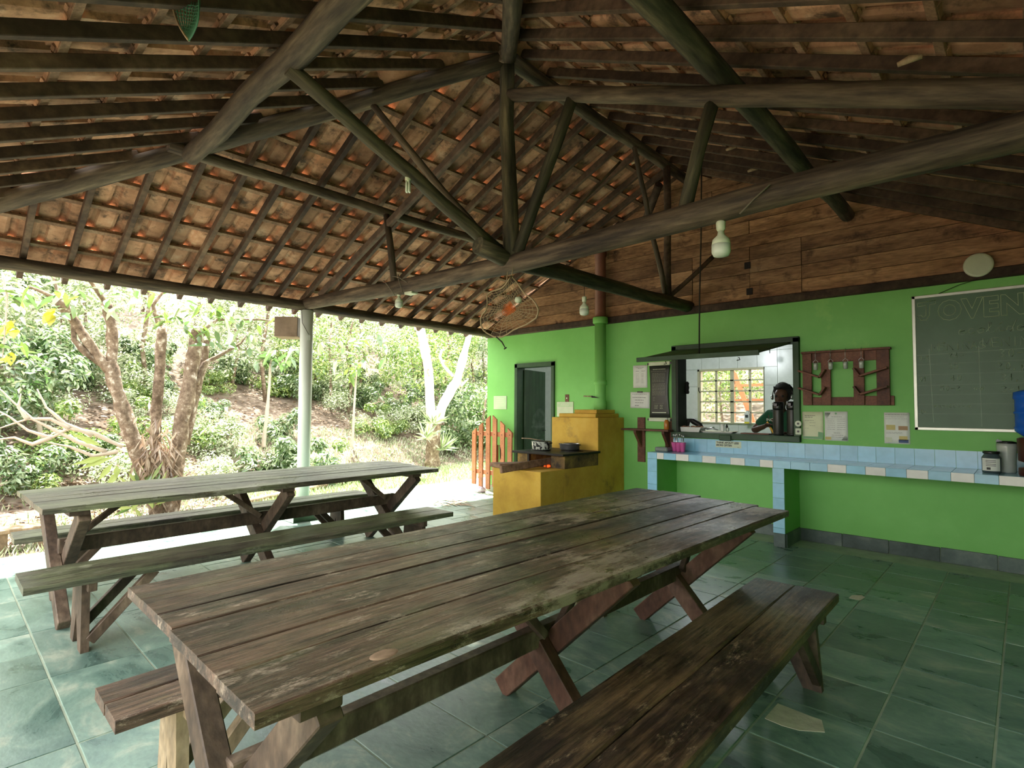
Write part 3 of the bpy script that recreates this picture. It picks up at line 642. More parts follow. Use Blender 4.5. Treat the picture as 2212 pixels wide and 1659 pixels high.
fo = bpy.data.objects.new('fire_glow', fl); C.objects.link(fo); fo.location = (-4.38, 5.33, .77)
FW = mat('firewood', [(.3, (.13, .075, .045)), (.6, (.36, .21, .13))], scale=4, rough=.85, bump=.4, grain=.4, gscale=20, rand=.2)
b = MB(); b.hexa([(-4.82, 4.72, .684), (-4.58, 4.66, .684), (-4.40, 5.24, .684), (-4.50, 5.30, .684), (-4.82, 4.72, .735), (-4.58, 4.66, .735), (-4.40, 5.24, .735), (-4.50, 5.30, .735)], .008)
tag(b.build('firewood_slab', FW), 'flat reddish firewood slab lying on the low left end of the stove', 'firewood')
b = MB(); b.bar((-4.38, 4.47, .70), (-4.30, 5.42, .76), .05, .085, side=(1, 0, .15), bev=.008)
tag(b.build('firewood_plank', FW), 'greyish plank sticking out of the stove fire towards the room', 'firewood')
# pots
def pot(label, x, y, r, h, m_, lid=None, z=.872):
    P_ = thing('cooking_pot', label, 'pot', (x, y, z))
    b = MB(); b.lathe([(r*.9, 0), (r, .012), (r*1.03, h-.004), (r*1.08, h), (r*1.04, h-.002), (r*.98, h-.01), (r*.86, .012)], n=28); b.build('body', m_, P_)
    for s in (-1, 1):
        b = MB(); b.tube([(s*r*1.0, -.03, h*.78), (s*(r+.03), -.022, h*.84), (s*(r+.03), .022, h*.84), (s*r*1.0, .03, h*.78)], .006, n=6); b.build('handle', IRN, P_)
    return P_
ENM = mat('speckled_enamel', [(.44, (.02, .02, .02)), (.5, (.62, .64, .56)), (.8, (.75, .76, .68))], scale=26, rough=.3, bump=0, rand=0, detail=3)
P1 = pot('speckled white enamel pot at the front of the stove', -4.57, 5.42, .125, .105, ENM)
b = MB(); b.lathe([(.0, .10), (.12, .098), (.122, .104), (.0, .112)], n=24); b.build('lid', IRN, P1)
b = MB(); b.tube([(-.02, .0, .115), (-.16, -.05, .135), (-.27, -.09, .135)], .007); b.build('spoon', WP, P1)
pot('shallow silver pot behind the speckled pot on the stove', -4.27, 5.62, .125, .085, SLV)
# steam rising from the pot is real volume of very thin haze
SM = bpy.data.materials.new('steam'); SM.use_nodes = True; n_ = SM.node_tree; n_.nodes.remove(n_.nodes['Principled BSDF'])
v_ = n_.nodes.new('ShaderNodeVolumePrincipled'); v_.inputs['Color'].default_value = (.9, .9, .9, 1)
tcn = n_.nodes.new('ShaderNodeTexCoord'); nzn = n_.nodes.new('ShaderNodeTexNoise'); nzn.inputs['Scale'].default_value = 9; nzn.inputs['Detail'].default_value = 4; nzn.inputs['Distortion'].default_value = 1.2
mrn = n_.nodes.new('ShaderNodeMapRange'); mrn.inputs[1].default_value = .5; mrn.inputs[2].default_value = .72; mrn.inputs[4].default_value = 3.2
n_.links.new(tcn.outputs['Object'], nzn.inputs['Vector']); n_.links.new(nzn.outputs['Fac'], mrn.inputs[0]); n_.links.new(mrn.outputs[0], v_.inputs['Density'])
n_.links.new(v_.outputs[0], n_.nodes['Material Output'].inputs['Volume'])
b = MB(); b.lathe([(.05, .99), (.10, 1.06), (.12, 1.18), (.09, 1.32), (.03, 1.40)], (-4.60, 5.42, 0), n=12); tag(b.build('steam', SM), 'faint steam rising from the speckled pot', 'steam', kind='stuff')
# chimney pipe
CP = thing('chimney_pipe', 'round stove pipe painted green below and rust brown above', 'pipe', (-4.30, 6.36, 1.388))
b = MB(); b.lathe([(.088, 0), (.088, .10), (.075, .13), (.075, .34), (.090, .345), (.090, .40), (.078, .41), (.078, 1.22)], n=28); b.build('lower_pipe', GRN, CP)
b = MB(); b.lathe([(.096, 1.20), (.104, 1.21), (.104, 1.28), (.096, 1.29)], n=28); b.build('collar', GRN, CP)
b = MB(); b.lathe([(.076, 1.22), (.076, 2.15), (.09, 2.155), (.09, 2.25), (.076, 2.255), (.076, 2.47)], n=28); b.build('upper_pipe', RPI, CP)
b = MB(); b.tube([(-.27, -.02, .19), (-.13, -.03, .185)], .009); b.build('damper_handle', WP, CP)
b = MB(); b.tube([(-.13, -.03, .185), (-.06, -.05, .18)], .007); b.prism([(-.08, -.10, .195), (.05, -.10, .16), (-.08, -.10, .165)], (0, .012, 0)); b.build('damper_plate', IRN, CP)

# ================================================================== door, hatch, shutters
D1 = thing('door_1', 'dark green plank door standing open into the kitchen', None, kind='structure')
b = MB(); f = .055
b.box(DX0-.01, DX0+f-.01, WY-.03, WY+WT0+.01, 0, DZ); b.box(DX1-f+.01, DX1+.01, WY-.03, WY+WT0+.01, 0, DZ); b.box(DX0-.01, DX1+.01, WY-.03, WY+WT0+.01, DZ-f, DZ+.01)
b.build('door_frame', DGR, D1)
th = math.radians(103); hx, hy = DX0+.06, WY+WT0-.02
for i in range(6):
    a, c = i*.118, (i+1)*.118-.003
    b = MB(); d_ = Vector((math.cos(th), math.sin(th), 0)); n2 = Vector((d_.y, -d_.x, 0))*.03
    p, q = Vector((hx, hy, 0))+d_*a, Vector((hx, hy, 0))+d_*c
    b.hexa([p+Vector((0,0,.01)), q+Vector((0,0,.01)), q+n2+Vector((0,0,.01)), p+n2+Vector((0,0,.01)), p+Vector((0,0,2.03)), q+Vector((0,0,2.03)), q+n2+Vector((0,0,2.03)), p+n2+Vector((0,0,2.03))])
    bmesh.ops.recalc_face_normals(b.bm, faces=b.bm.faces[:]); b.build('door_plank', DGR, D1)
b = MB(); b.tube([Vector((hx, hy, 1.02))+d_*.64+n2*1.2, Vector((hx, hy, 1.02))+d_*.64+n2*2.2, Vector((hx, hy, 1.02))+d_*.55+n2*2.2], .009); b.build('door_handle', STL, D1)
# hatch frame
HF = thing('window_2', 'dark green timber frame of the serving hatch', None, kind='structure')
f = .065; y0, y1 = WY-.045, WY+WT0+.02
for (nm, x0, x1, z0, z1) in (('frame_post', HX0-f+.02, HX0+.02, HZ0-.04, HZ1+.04), ('frame_post', HX1-.02, HX1+f-.02, HZ0-.04, HZ1+.04), ('frame_head', HX0-f+.02, HX1+f-.02, HZ1-.015, HZ1+.05), ('frame_sill', HX0-f+.02, HX1+f-.02, HZ0-.05, HZ0+.018)):
    b = MB(); b.box(x0, x1, y0-(.02 if nm == 'frame_sill' else 0), y1+(.06 if nm == 'frame_sill' else 0), z0, z1, bev=.005); b.build(nm, DGR, HF)
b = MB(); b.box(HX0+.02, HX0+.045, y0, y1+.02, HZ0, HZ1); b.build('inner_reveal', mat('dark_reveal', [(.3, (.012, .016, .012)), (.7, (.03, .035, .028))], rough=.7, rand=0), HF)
# flap propped open by a rope
FLP = thing('hatch_flap', 'dark green board flap hinged over the hatch and held up by a rope', 'flap', (-2.54, WY-.05, 2.13))
fa, fb_ = Vector((-.68, 0, 0)), Vector((.68, 0, 0)); o1, o2 = Vector((-.66, -.96, -.175)), Vector((.66, -.96, -.175))
FM = mat('flap_underside', [(.3, (.028, .026, .016)), (.7, (.055, .05, .03))], scale=3, rough=.6, rand=0)
for i in range(5):
    a0, a1 = i/5+.002, (i+1)/5-.002
    p = [fa.lerp(fb_, a0), fa.lerp(fb_, a1), o1.lerp(o2, a1), o1.lerp(o2, a0)]
    b = MB(); b.prism(p, (0, 0, .022)); b.build('board', FM, FLP)
b = MB(); b.bar(o1+Vector((-.01, -.012, .005)), o2+Vector((.01, -.012, .005)), .05, .022, side=(0, 0, 1), bev=.002); b.build('edge_strip', DGR, FLP)
for t in (.22, .82):
    b = MB(); q = o1.lerp(o2, t); b.bar(q+Vector((-.06, -.0, -.03)), q+Vector((.07, -.0, -.03)), .022, .03, bev=.004); b.tube([q+Vector((.05, 0, -.03)), q+Vector((.06, 0, -.055)), q+Vector((.03, 0, -.06))], .005); b.build('bolt', IRN, FLP)
p0 = Vector((-2.50, 5.54, 1.98)); b = MB(); b.tube([p0, Vector((-2.48, 5.52, 2.6)), Vector((-2.45, 5.5, 3.2)), Vector((-2.43, 5.48, 3.95))], .008, n=6, jit=.3); tag(b.build('rope', DKW), 'dark rope holding up the hatch flap from the roof', 'rope')
b = MB(); b.box(-2.66, -2.52, WY-.085, WY-.065, 1.035, 1.10, bev=.006); tag(b.build('hatch_catch', DGR), 'small dark green wooden turn button under the hatch sill', 'latch')

# ================================================================== things in and around the hatch
SZ = HZ0+.0185
def thermos(label, x, y, h, r):
    T = thing('thermos_flask', label, 'thermos', (x, y, SZ), 0, 'black pump flasks on the hatch sill')
    b = MB(); b.lathe([(r*.98, 0), (r, .005), (r, .022), (r*.96, .026), (r*.98, .03), (r*.98, h*.74), (r*.93, h*.78)], n=24); b.build('body', STL, T)
    b = MB(); b.lathe([(r*1.02, 0), (r*1.03, .018), (r, .02)], n=24); b.build('foot_ring', BLK, T)
    b = MB(); b.lathe([(r*.97, h*.76), (r*1.06, h*.80), (r*1.06, h*.97), (r*.9, h)], n=24); b.box(-.018, .018, -r-.035, -r*.7, h*.86, h*.96, bev=.004); b.build('pump_head', BLK, T)
    b = MB(); b.tube([(-r*.4, -r*.9, h*.86), (-r*.62, -r*1.1, h*.92), (-r*.5, -r*.95, h)], .004, n=6); b.build('carry_bail', SLV, T)
    return T
thermos('left tall steel and black thermos flask on the hatch sill', -2.045, 6.58, .375, .056)
t2_ = thermos('right tall steel and black thermos flask by the frame post', -1.895, 6.57, .38, .056)
FD = mat('food', [(.4, (.09, .03, .012)), (.6, (.28, .12, .04))], scale=26, rough=.7, bump=.6, rand=0)
TR = thing('white_food_tray', 'deep white tray of food at the left end of the hatch sill', 'tray', (-3.09, 6.60, SZ))
b = MB(); b.hexa([(-.13, -.07, 0), (.13, -.07, 0), (.13, .07, 0), (-.13, .07, 0), (-.165, -.09, .06), (.165, -.09, .06), (.165, .09, .06), (-.165, .09, .06)]); b.build('tray', WHT, TR)
b = MB()
for i in range(26): 
    r = rnd.uniform(.012, .026); b.lathe([(r*.5, 0), (r, r*.5), (r*.6, r*.9), (.001, r)], (rnd.uniform(-.14, .14), rnd.uniform(-.06, .06), .055), n=7)
b.build('food', FD, TR)['kind'] = 'stuff'
TR2 = thing('white_flat_tray', 'flat white tray with glass shakers in the hatch', 'tray', (-2.73, 6.60, SZ))
b = MB(); b.hexa([(-.17, -.07, 0), (.17, -.07, 0), (.17, .07, 0), (-.17, .07, 0), (-.20, -.085, .02), (.20, -.085, .02), (.20, .085, .02), (-.20, .085, .02)]); b.build('tray', WHT, TR2)
b = MB(); b.tube([(-.19, .0, .045), (-.10, 0, .055), (-.02, .02, .03)], .006); b.tube([(-.17, .03, .04), (-.08, .04, .06)], .012); b.build('tongs', SLV, TR2)
b = MB(); b.lathe([(.02, 0), (.022, .01), (.022, .075), (.018, .085)], n=16); S_ = tag(b.build('salt_shaker', WHT), 'white shaker standing on the flat tray in the hatch', 'shaker'); S_.location = (-2.69, 6.60, SZ+.021)
b = MB(); b.lathe([(.014, 0), (.014, .06), (.008, .07), (.008, .085)], n=12); S_ = tag(b.build('small_dark_bottle', IRN), 'small dark topped bottle behind the white shaker', 'bottle'); S_.location = (-2.655, 6.64, SZ+.021)
b = MB(); b.lathe([(.014, 0), (.018, .01), (.018, .035), (.013, .045)], n=12); S_ = tag(b.build('glass_jar', GLG), 'tiny glass jar right of the white shaker in the hatch', 'jar'); S_.location = (-2.62, 6.58, SZ+.021)
b = MB(); b.box(-2.45, -2.13, 6.52, 6.66, SZ, SZ+.012, bev=.003); tag(b.build('chopping_board', PAL), 'thin red brown board lying on the sill left of the flasks', 'board')
b = MB(); b.tube([(-3.215, 6.72, SZ), (-3.20, 6.74, 1.26), (-3.13, 6.74, 1.25), (-3.05, 6.76, 1.20), (-2.98, 6.76, SZ)], [.02, .035, .04, .035, .01], n=8); tag(b.build('dark_handled_pan', IRN), 'dark pan edge rising behind the deep white tray', 'pan')
b = MB(); b.lathe([(.02, 0), (.03, .02), (.022, .05), (.03, .08), (.022, .11), (.028, .14), (.01, .16)], n=8); S_ = tag(b.build('hanging_dark_bunch', HAR), 'dark bunch hanging on the left reveal of the hatch', 'bunch'); S_.location = (-3.18, 6.68, 1.60)
# milk carton on the kitchen window sill
MC = thing('milk_carton', 'white gable top carton standing before the kitchen window', 'carton', (-3.49, 9.63, 1.16))
b = MB(); b.box(-.04, .04, -.04, .04, 0, .17); b.prism([(-.04, -.04, .17), (.04, -.04, .17), (0, -.04, .225)], (0, .08, 0)); b.build('body', WHP, MC)
b = MB(); b.box(-.041, .041, -.042, -.04, 0, .03); b.build('yellow_band', flat('yellow_print', (.75, .62, .05)), MC)
b = MB(); b.box(-.025, .025, -.042, -.04, .10, .15); b.build('dark_print', INK, MC)
# glow reflected on the kitchen tiles, made as an added glowing ball
b = MB(); b.lathe([(.01, .06), (.045, .04), (.055, 0), (.045, -.04), (.01, -.055)], n=16); L1 = tag(b.build('reflection_ball', mat('reflection_glow', [(0, (1, 1, 1)), (1, (1, 1, 1))], bump=0, rand=0, emit=((.85, .95, 1), 3))), 'small glowing ball standing in for a reflection on the kitchen tiles', 'reflection'); L1.location = atY(1663, 772, 9.45)
kl = bpy.data.lights.new('kitchen_fill', 'POINT'); kl.energy = 26; kl.color = (.92, .97, 1); kl.shadow_soft_size = .25  # added fill that brightens the kitchen, not a fitting of the room
k_ = bpy.data.objects.new('kitchen_fill', kl); C.objects.link(k_); k_.location = (-3.6, 8.0, 2.4)
b = MB(); p = L1.location; b.tube([p+Vector((0, 0, .05)), Vector((p.x, p.y, 2.7))], .006, n=6); tag(b.build('reflection_ball_cord', DKW), 'added cord above the glowing ball in the kitchen', 'cord')  # made-up cord to carry the glowing ball
# sockets on the hatch post
SP = thing('wall_socket', 'round and square cream sockets on the right hatch post', 'socket', (-1.80, WY-.046, 1.17))
b = MB(); b.box(-.03, .03, -.012, 0, -.035, .035, bev=.004); b.build('square_plate', CRM, SP)
b = MB(); b.lathe([(.032, -.012), (.032, 0)], (0, 0, .085), n=20, axis='y'); b.build('round_plate', CRM, SP)
b = MB(); b.lathe([(.012, -.016), (.012, -.012)], (0, 0, .085), n=12, axis='y'); b.lathe([(.012, -.016), (.012, -.012)], (0, 0, 0), n=12, axis='y'); b.build('outlet', STL, SP)

# ================================================================== person in the kitchen
PO = Vector((-2.14, 7.06, 0))
PR = thing('person', 'person in a green shirt bending over behind the two flasks', 'person', PO)
def skin(name, pts, edges, m_, parent, sub=2):
    me = bpy.data.meshes.new(name); me.from_pydata([p[0] for p in pts], edges, []); me.update(); o = link(name, me, parent); me.materials.append(m_)
    s_ = o.modifiers.new('skin', 'SKIN'); s_.use_smooth_shade = True
    for i, p in enumerate(pts):
        r = p[1]; me.skin_vertices[0].data[i].radius = r if isinstance(r, tuple) else (r, r)
    me.skin_vertices[0].data[0].use_root = True
    su = o.modifiers.new('sub', 'SUBSURF'); su.levels = sub; su.render_levels = sub
    return o
pts = []; ed = []
def V(x, y, z, r, p=None): pts.append(((x, y, z), r)); i = len(pts)-1; (ed.append((p, i)) if p is not None else None); return i
pel = V(.02, .16, .92, (.15, .12)); ab = V(.01, .12, 1.06, (.13, .10), pel); ch = V(-.01, .07, 1.24, (.15, .11), ab); ns = V(-.02, .02, 1.36, (.07, .06), ch)
nk = V(-.02, -.02, 1.42, .05, ns); h1 = V(-.01, -.045, 1.475, (.062, .07), nk); h2 = V(0, -.04, 1.54, (.085, .095), h1); h3 = V(.0, -.025, 1.61, (.088, .095), h2); h4 = V(.0, -.01, 1.665, (.05, .055), h3)
ns1 = V(-.012, -.145, 1.535, .014, h2)
for s in (-1, 1):
    hp = V(s*.10, .16, .86, .09, pel); kn = V(s*.11, .12, .48, .06, hp); an = V(s*.11, .18, .09, .042, kn); V(s*.12, .06, .035, .035, an)
# left of picture arm: elbow out, forearm towards the flasks
def arm(sh, el, wr, hd, par):
    a = V(*sh, .06, par); e = V(*el, .045, a); f_ = V(*(Vector(el).lerp(Vector(wr), .4)), .042, e); w_ = V(*wr, .027, f_); dirv = (Vector(hd)-Vector(wr)).normalized()
    k_ = V(*hd, (.036, .018), w_); side = dirv.cross(Vector((0, .3, 1))).normalized(); up_ = side.cross(dirv)
    for q, (o_, l_) in enumerate(((-.030, .060), (-.010, .072), (.010, .068), (.030, .052))):
        b0 = Vector(hd)+side*o_+dirv*.012; f1 = V(*b0, .0095, k_); f2 = V(*(b0+dirv*l_*.5-up_*.008), .0085, f1); V(*(b0+dirv*l_*.85-up_*.03), .007, f2)
    t0 = Vector(wr).lerp(Vector(hd), .4)+side*-.03; t1_ = V(*t0, .012, w_); V(*(t0+side*-.022+dirv*.035-up_*.01), .010, t1_)
arm((-.175, .06, 1.335), (-.345, -.02, 1.135), (-.185, -.13, 1.20), (-.12, -.17, 1.225), ch)
arm((.17, .06, 1.33), (.25, -.03, 1.10), (.10, -.16, 1.12), (.04, -.20, 1.13), ch)
skin('body', pts, ed, SKN, PR)
pts = []; ed = []
a = V(.02, .16, .90, (.165, .135)); c_ = V(.01, .12, 1.06, (.150, .12), a); d0 = V(-.01, .07, 1.25, (.168, .13), c_); d1 = V(-.02, .03, 1.365, (.085, .07), d0)
for s, sh, el in ((-1, (-.18, .06, 1.335), (-.345, -.02, 1.135)), (1, (.175, .06, 1.33), (.25, -.03, 1.10))):
    q = V(*sh, .078, d0); V(*Vector(sh).lerp(Vector(el), .45), .072, q); V(*Vector(sh).lerp(Vector(el), .72), .070, len(pts)-1)
skin('shirt', pts, ed, SHR, PR)
b = MB(); b.lathe([(.03, 1.49), (.088, 1.54), (.108, 1.60), (.105, 1.66), (.075, 1.71), (.01, 1.728)], (.005, .012, 0), n=20)
for v in b.bm.verts:
    if v.co.z < 1.62 and v.co.y < -.02: v.co.z += .085; v.co.y += .0
    v.co += Vector((noise.noise(v.co*22), noise.noise(v.co*23+Vector((3, 0, 0))), noise.noise(v.co*21+Vector((0, 5, 0)))))*.012
b.build('hair', HAR, PR)
for s in (-1, 1):
    b = MB(); b.lathe([(.001, -.012), (.028, -.010), (.034, 0), (.028, .010), (.001, .012)], (s*.112, -.02, 1.555), n=14, axis='x'); tag(b.build('ear_cover', SLV, PR), 'pale shiny ear cover')
b = MB(); b.tube([(math.cos(t)*.115, .0, 1.57+math.sin(t)*.165) for t in [PI*i/14 for i in range(15)]], .006, n=6); b.build('headband', STL, PR)
for s in (-1, 1):
    b = MB(); b.lathe([(.001, -.004), (.013, -.002), (.015, .002), (.001, .006)], (s*.036, -.122, 1.565), n=10, axis='y'); b.build('eye', HAR, PR)
b = MB(); b.tube([(-.026, -.118, 1.497), (0, -.126, 1.495), (.026, -.118, 1.497)], .006, n=6); b.build('mouth', flat('lips', (.10, .035, .025)), PR)
b = MB(); b.bar((-.165, -.06, 1.255), (-.04, -.115, 1.06), .022, .012, bev=.003); tag(b.build('apron_strap', STR, PR), 'yellow and orange strap')
fc = bpy.data.curves.new('shirt_print', 'FONT'); fc.body = 'INC'; fc.size = .05; fc.extrude = .001; fc.materials.append(PAP); FCP = fc

# ================================================================== shelf, banner, notices
SH = thing('wall_shelf', 'small red brown wall shelf with two triangular brackets', 'shelf', (-3.61, WY, 1.12))
b = MB(); b.box(-.33, .35, -.19, -.0, -.0, .022, bev=.002); b.build('board', PAL, SH)
for x in (-.125, .275):
    b = MB(); b.box(x-.055, x+.055, -.022, 0, -.42, .17, bev=.002); b.build('upright', PAL, SH)
    b = MB(); b.prism([(x-.02, -.022, 0), (x-.02, -.18, 0), (x-.02, -.18, -.03), (x-.02, -.022, -.23)], (.035, 0, 0)); b.build('bracket', PAL, SH)
AB = thing('amber_bottle', 'small amber bottle at the right end of the wall shelf', 'bottle', (-3.33, WY-.09, 1.1425))
b = MB(); b.lathe([(.03, 0), (.033, .006), (.033, .10), (.02, .118), (.014, .125)], n=18); b.build('body', AMB, AB)
b = MB(); b.lathe([(.014, .122), (.014, .138), (.006, .15)], n=12); b.build('cap', WHT, AB)
def paper(name, label, x0, x1, z0, z1, m_=PAP, lines=(), art=None, tilt=0, y=WY-.0015, cat='notice', hdr=None):
    P_ = thing(name, label, cat, ((x0+x1)/2, y, (z0+z1)/2)); w_, h_ = (x1-x0)/2, (z1-z0)/2
    P_.rotation_euler = (0, tilt, 0)
    bm = bmesh.new(); n = 6; rows = [[bm.verts.new((-w_+2*w_*i/n, -.002-.003*abs(noise.noise(Vector((i*.7, j*.8, x0*5)))), -h_+2*h_*j/n)) for i in range(n+1)] for j in range(n+1)]
    for j in range(n):
        for i in range(n): f_ = bm.faces.new((rows[j][i], rows[j][i+1], rows[j+1][i+1], rows[j+1][i])); f_.smooth = True
    me = bpy.data.meshes.new('sheet'); bm.to_mesh(me); bm.free(); me.materials.append(m_); sh_ = link('sheet', me, P_)
    so_ = sh_.modifiers.new('t', 'SOLIDIFY'); so_.thickness = .0006
    if lines:
        b = MB()
        for (a, c, z, t) in lines:   # relative 0..1 coordinates, broken into word-like dashes
            q = a
            while q < c:
                e = min(c, q+rnd.uniform(.05, .14)); b.box(-w_+2*w_*q, -w_+2*w_*e, -.0068, -.006, -h_+2*h_*z-t*h_, -h_+2*h_*z+t*h_); q = e+.02
        tag(b.build('print_lines', INK, P_), kind='stuff')
    for (nm, mm, a, c, za, zb) in (art or ()):
        b = MB(); b.box(-w_+2*w_*a, -w_+2*w_*c, -.0066, -.0058, -h_+2*h_*za, -h_+2*h_*zb); b.build(nm, mm, P_)
    return P_
SHP = None
def font_mesh(name, c, parent):
    t = bpy.data.objects.new('tmp', c); C.objects.link(t); bpy.context.view_layer.update()
    me = bpy.data.meshes.new_from_object(t.evaluated_get(bpy.context.evaluated_depsgraph_get())); bpy.data.objects.remove(t)
    me.name = name
    if not me.materials: me.materials.append(c.materials[0])
    return tag(link(name, me, parent), kind='stuff')
fo_ = None
def words(parent, body, size, x, z, m_=INK, y=-.0072, ext=.0004, bold=0, al='LEFT', name='lettering'):
    c = bpy.data.curves.new(name, 'FONT'); c.body = body; c.size = size; c.extrude = ext; c.align_x = al; c.offset = bold; c.materials.append(m_)
    o = font_mesh(name, c, parent); o.location = (x, y, z); o.rotation_euler = (PI/2, 0, 0); return o
fo_ = font_mesh('shirt_print', FCP, PR); fo_.location = (-.16, -.105, 1.265); fo_.rotation_euler = (PI/2, 0, -.1)
LGR = flat('leaf_green_print', (.22, .42, .22)); YLP = flat('yellow_picture', (.62, .52, .20)); ORP = flat('brown_picture', (.45, .28, .15)); NVY = flat('navy_picture', (.06, .10, .22))
paper('paper_notice', 'upright white printed sheet left of the black banner', -3.862, -3.648, 1.685, 1.988, PAP, [(.25, .75, .90, .012), (.35, .65, .85, .012), (.2, .4, .74, .014), (.6, .85, .74, .014)] + [(.2, .42, .62-.065*i, .008) for i in range(7)] + [(.6, .75, .62-.065*i, .008) for i in range(7)])
P_ = paper('plastic_covered_notice', 'landscape sheet in clear plastic under the upright white sheet', -3.906, -3.615, 1.412, 1.628, PAP, [(.1, .85, .86, .018), (.12, .8, .66, .025), (.25, .7, .50, .025), (.25, .7, .34, .02), (.25, .45, .16, .03)], tilt=.02)
b = MB(); b.box(-.04, .04, -.012, 0, .10, .118, bev=.002); b.build('black_clip', BLK, P_)
# roll-up banner
BN = thing('hanging_banner', 'tall black printed banner hanging between two cream rods', 'banner', (-3.465, WY-.012, 1.63))
bm = bmesh.new(); n = 10; R2 = []
for j in range(n+1):
    t = j/n; wv = .148-.022*math.sin(PI*t); R2.append([bm.verts.new((x_*wv, -.004-.022*math.sin(PI*t)*(1-abs(x_)*.4), -.35+.70*t)) for x_ in (-1, -.85, -.4, 0, .4, .85, 1)])
for j in range(n):
    for i in range(6): f_ = bm.faces.new((R2[j][i], R2[j][i+1], R2[j+1][i+1], R2[j+1][i])); f_.smooth = True
me = bpy.data.meshes.new('banner_sheet'); bm.to_mesh(me); bm.free(); me.materials.append(flat('banner_print', (.035, .04, .032), .32)); o = link('banner_sheet', me, BN); q = o.modifiers.new('t', 'SOLIDIFY'); q.thickness = .001
for z in (.345, -.385):
    b = MB(); b.bar((-.152, -.008, z+.02), (.152, -.008, z+.02), .05, .018, side=(0, 0, 1), bev=.004); b.build('rod', CRM, BN)
    b = MB(); b.bar((-.172, -.008, z+.02), (-.15, -.008, z+.02), .025, .016, side=(0, 0, 1)); b.bar((.15, -.008, z+.02), (.175, -.008, z+.02), .025, .016, side=(0, 0, 1)); b.build('end_cap', BLK, BN)
b = MB(); LT = flat('banner_ink', (.34, .36, .26))
for (a, c, z, t) in [(-.08, .10, .29, .005), (-.11, .11, .262, .0015)] + [(-.09, .09, .235-.018*i, .002) for i in range(7)] + [(-.09, .095, .10-.0145*i, .002) for i in range(11)] + [(-.08, -.05, -.075-.02*i, .002) for i in range(3)] + [(-.06, .07, -.155, .0016)] + [(-.06, -.01, -.18-.02*i, .005) for i in range(3)] + [(.015, .06, -.18-.02*i, .005) for i in range(3)]:
    q = a
    while q < c: e = min(c, q+rnd.uniform(.01, .03)); b.box(q, e, -.0305, -.029, z-t, z+t); q = e+.006
tag(b.build('print_lines', LT, BN), kind='stuff')
b = MB(); b.box(-.10, .10, -.022, -.0205, -.278, -.268); b.build('print_lines', CRM, BN)
# signs by the door
S1 = thing('wall_sign', 'small pale framed sign between the gate and the door', 'sign', (-6.385, WY-.004, 1.49)); SGN = flat('pale_green_sign', (.50, .66, .40)); 
b = MB(); b.box(-.15, .15, -.006, .002, -.11, .11, bev=.002); b.build('plate', CRM, S1); b = MB(); b.box(-.14, .14, -.008, -.006, -.10, .10); b.build('face', SGN, S1)
b = MB()
for i in range(5): b.box(-.09, .09-.03*(i % 2), -.0086, -.008, .062-.03*i, .07-.03*i)
tag(b.build('print_lines', CRM, S1), kind='stuff')
S2 = thing('notice_sign', 'pale green sign reading AVISO right of the door', 'sign', (-5.02, WY-.004, 1.39))
b = MB(); b.box(-.155, .155, -.006, .002, -.11, .11, bev=.002); b.build('plate', CRM, S2); b = MB(); b.box(-.145, .145, -.0075, -.006, .035, .10); b.build('header', SGN, S2)
words(S2, 'AVISO', .055, 0, .05, CRM, y=-.0078, bold=.0015, al='CENTER')
b = MB()
for i in range(4): b.box(-.09, .09, -.0086, -.006, -.0-.028*i, .005-.028*i)
tag(b.build('print_lines', SGN, S2), kind='stuff')
SW = thing('light_switch', 'brown switch plate above the AVISO sign', 'switch', (-4.985, WY-.002, 1.555))
b = MB(); b.box(-.035, .035, -.008, .002, -.055, .055, bev=.003); b.build('plate', PAL, SW); b = MB(); b.box(-.01, .01, -.014, -.008, -.012, .012, bev=.002); b.build('rocker', CRM, SW)
# sticker on the splashback
ST2 = thing('sticker', 'white sticker with black words on the blue splashback', 'sticker', (-2.58, WY-.0095, .988)); ST2.rotation_euler = (0, 0, 0)
b = MB(); b.box(-.152, .152, -.0012, 0, -.038, .038); b.build('face', CRM, ST2)
words(ST2, 'THINK ABOUT LESS\nMORE OFTEN', .030, -.142, .008, INK, y=-.0018, bold=.0012); words(ST2, 'think', .012, .105, -.032, INK, y=-.0018)
# notices under the rack
LFV = [('leaf_print', LGR, 0, .12, .0, .06)]
P_ = paper('paper_notice', 'yellowish notice with green corner left under the wooden rack', -1.772, -1.568, 1.09, 1.385, PAPY, [(.12, .62, .86, .016), (.12, .5, .80, .016), (.12, .55, .68, .010), (.35, .62, .60, .008), (.35, .62, .49, .008), (.12, .3, .40, .006)], [('leaf_print', LGR, .02, .98, .02, .10)])
b = MB(); b.prism([(.05, -.0068, -.125), (.10, -.0068, -.125), (.10, -.0068, -.075), (.052, -.0068, -.065)], (0, .0005, 0)); b.build('leaf_print', LGR, P_)
P_ = paper('paper_notice', 'white menu sheet with palm leaf corners right of the yellowish one', -1.556, -1.342, 1.083, 1.39, PAP, [(.3, .75, .82, .010)] + [(.12, .45, .74-.07*i, .006) for i in range(6)] + [(.55, .9, .74-.07*i, .006) for i in range(6)] + [(.4, .65, .27, .01), (.3, .8, .19, .008), (.3, .8, .13, .008)], [('sun_print', YLP, .02, .28, .03, .13)])
b = MB()
for i in range(6):
    b.prism([(-.10+.009*i, -.0068, .14), (-.094+.009*i, -.0068, .14), (-.104+.003*i, -.0068, .10-.005*i)], (0, .0005, 0)); b.prism([(.10-.009*i, -.0068, -.145), (.094-.009*i, -.0068, -.145), (.102-.003*i, -.0068, -.105+.004*i)], (0, .0005, 0))
tag(b.build('leaf_print', DGR, P_), kind='stuff')
b = MB(); b.lathe([(.010, -.0068), (.010, -.006)], (.0, 0, .132), n=14, axis='y'); b.build('emblem', LGR, P_)
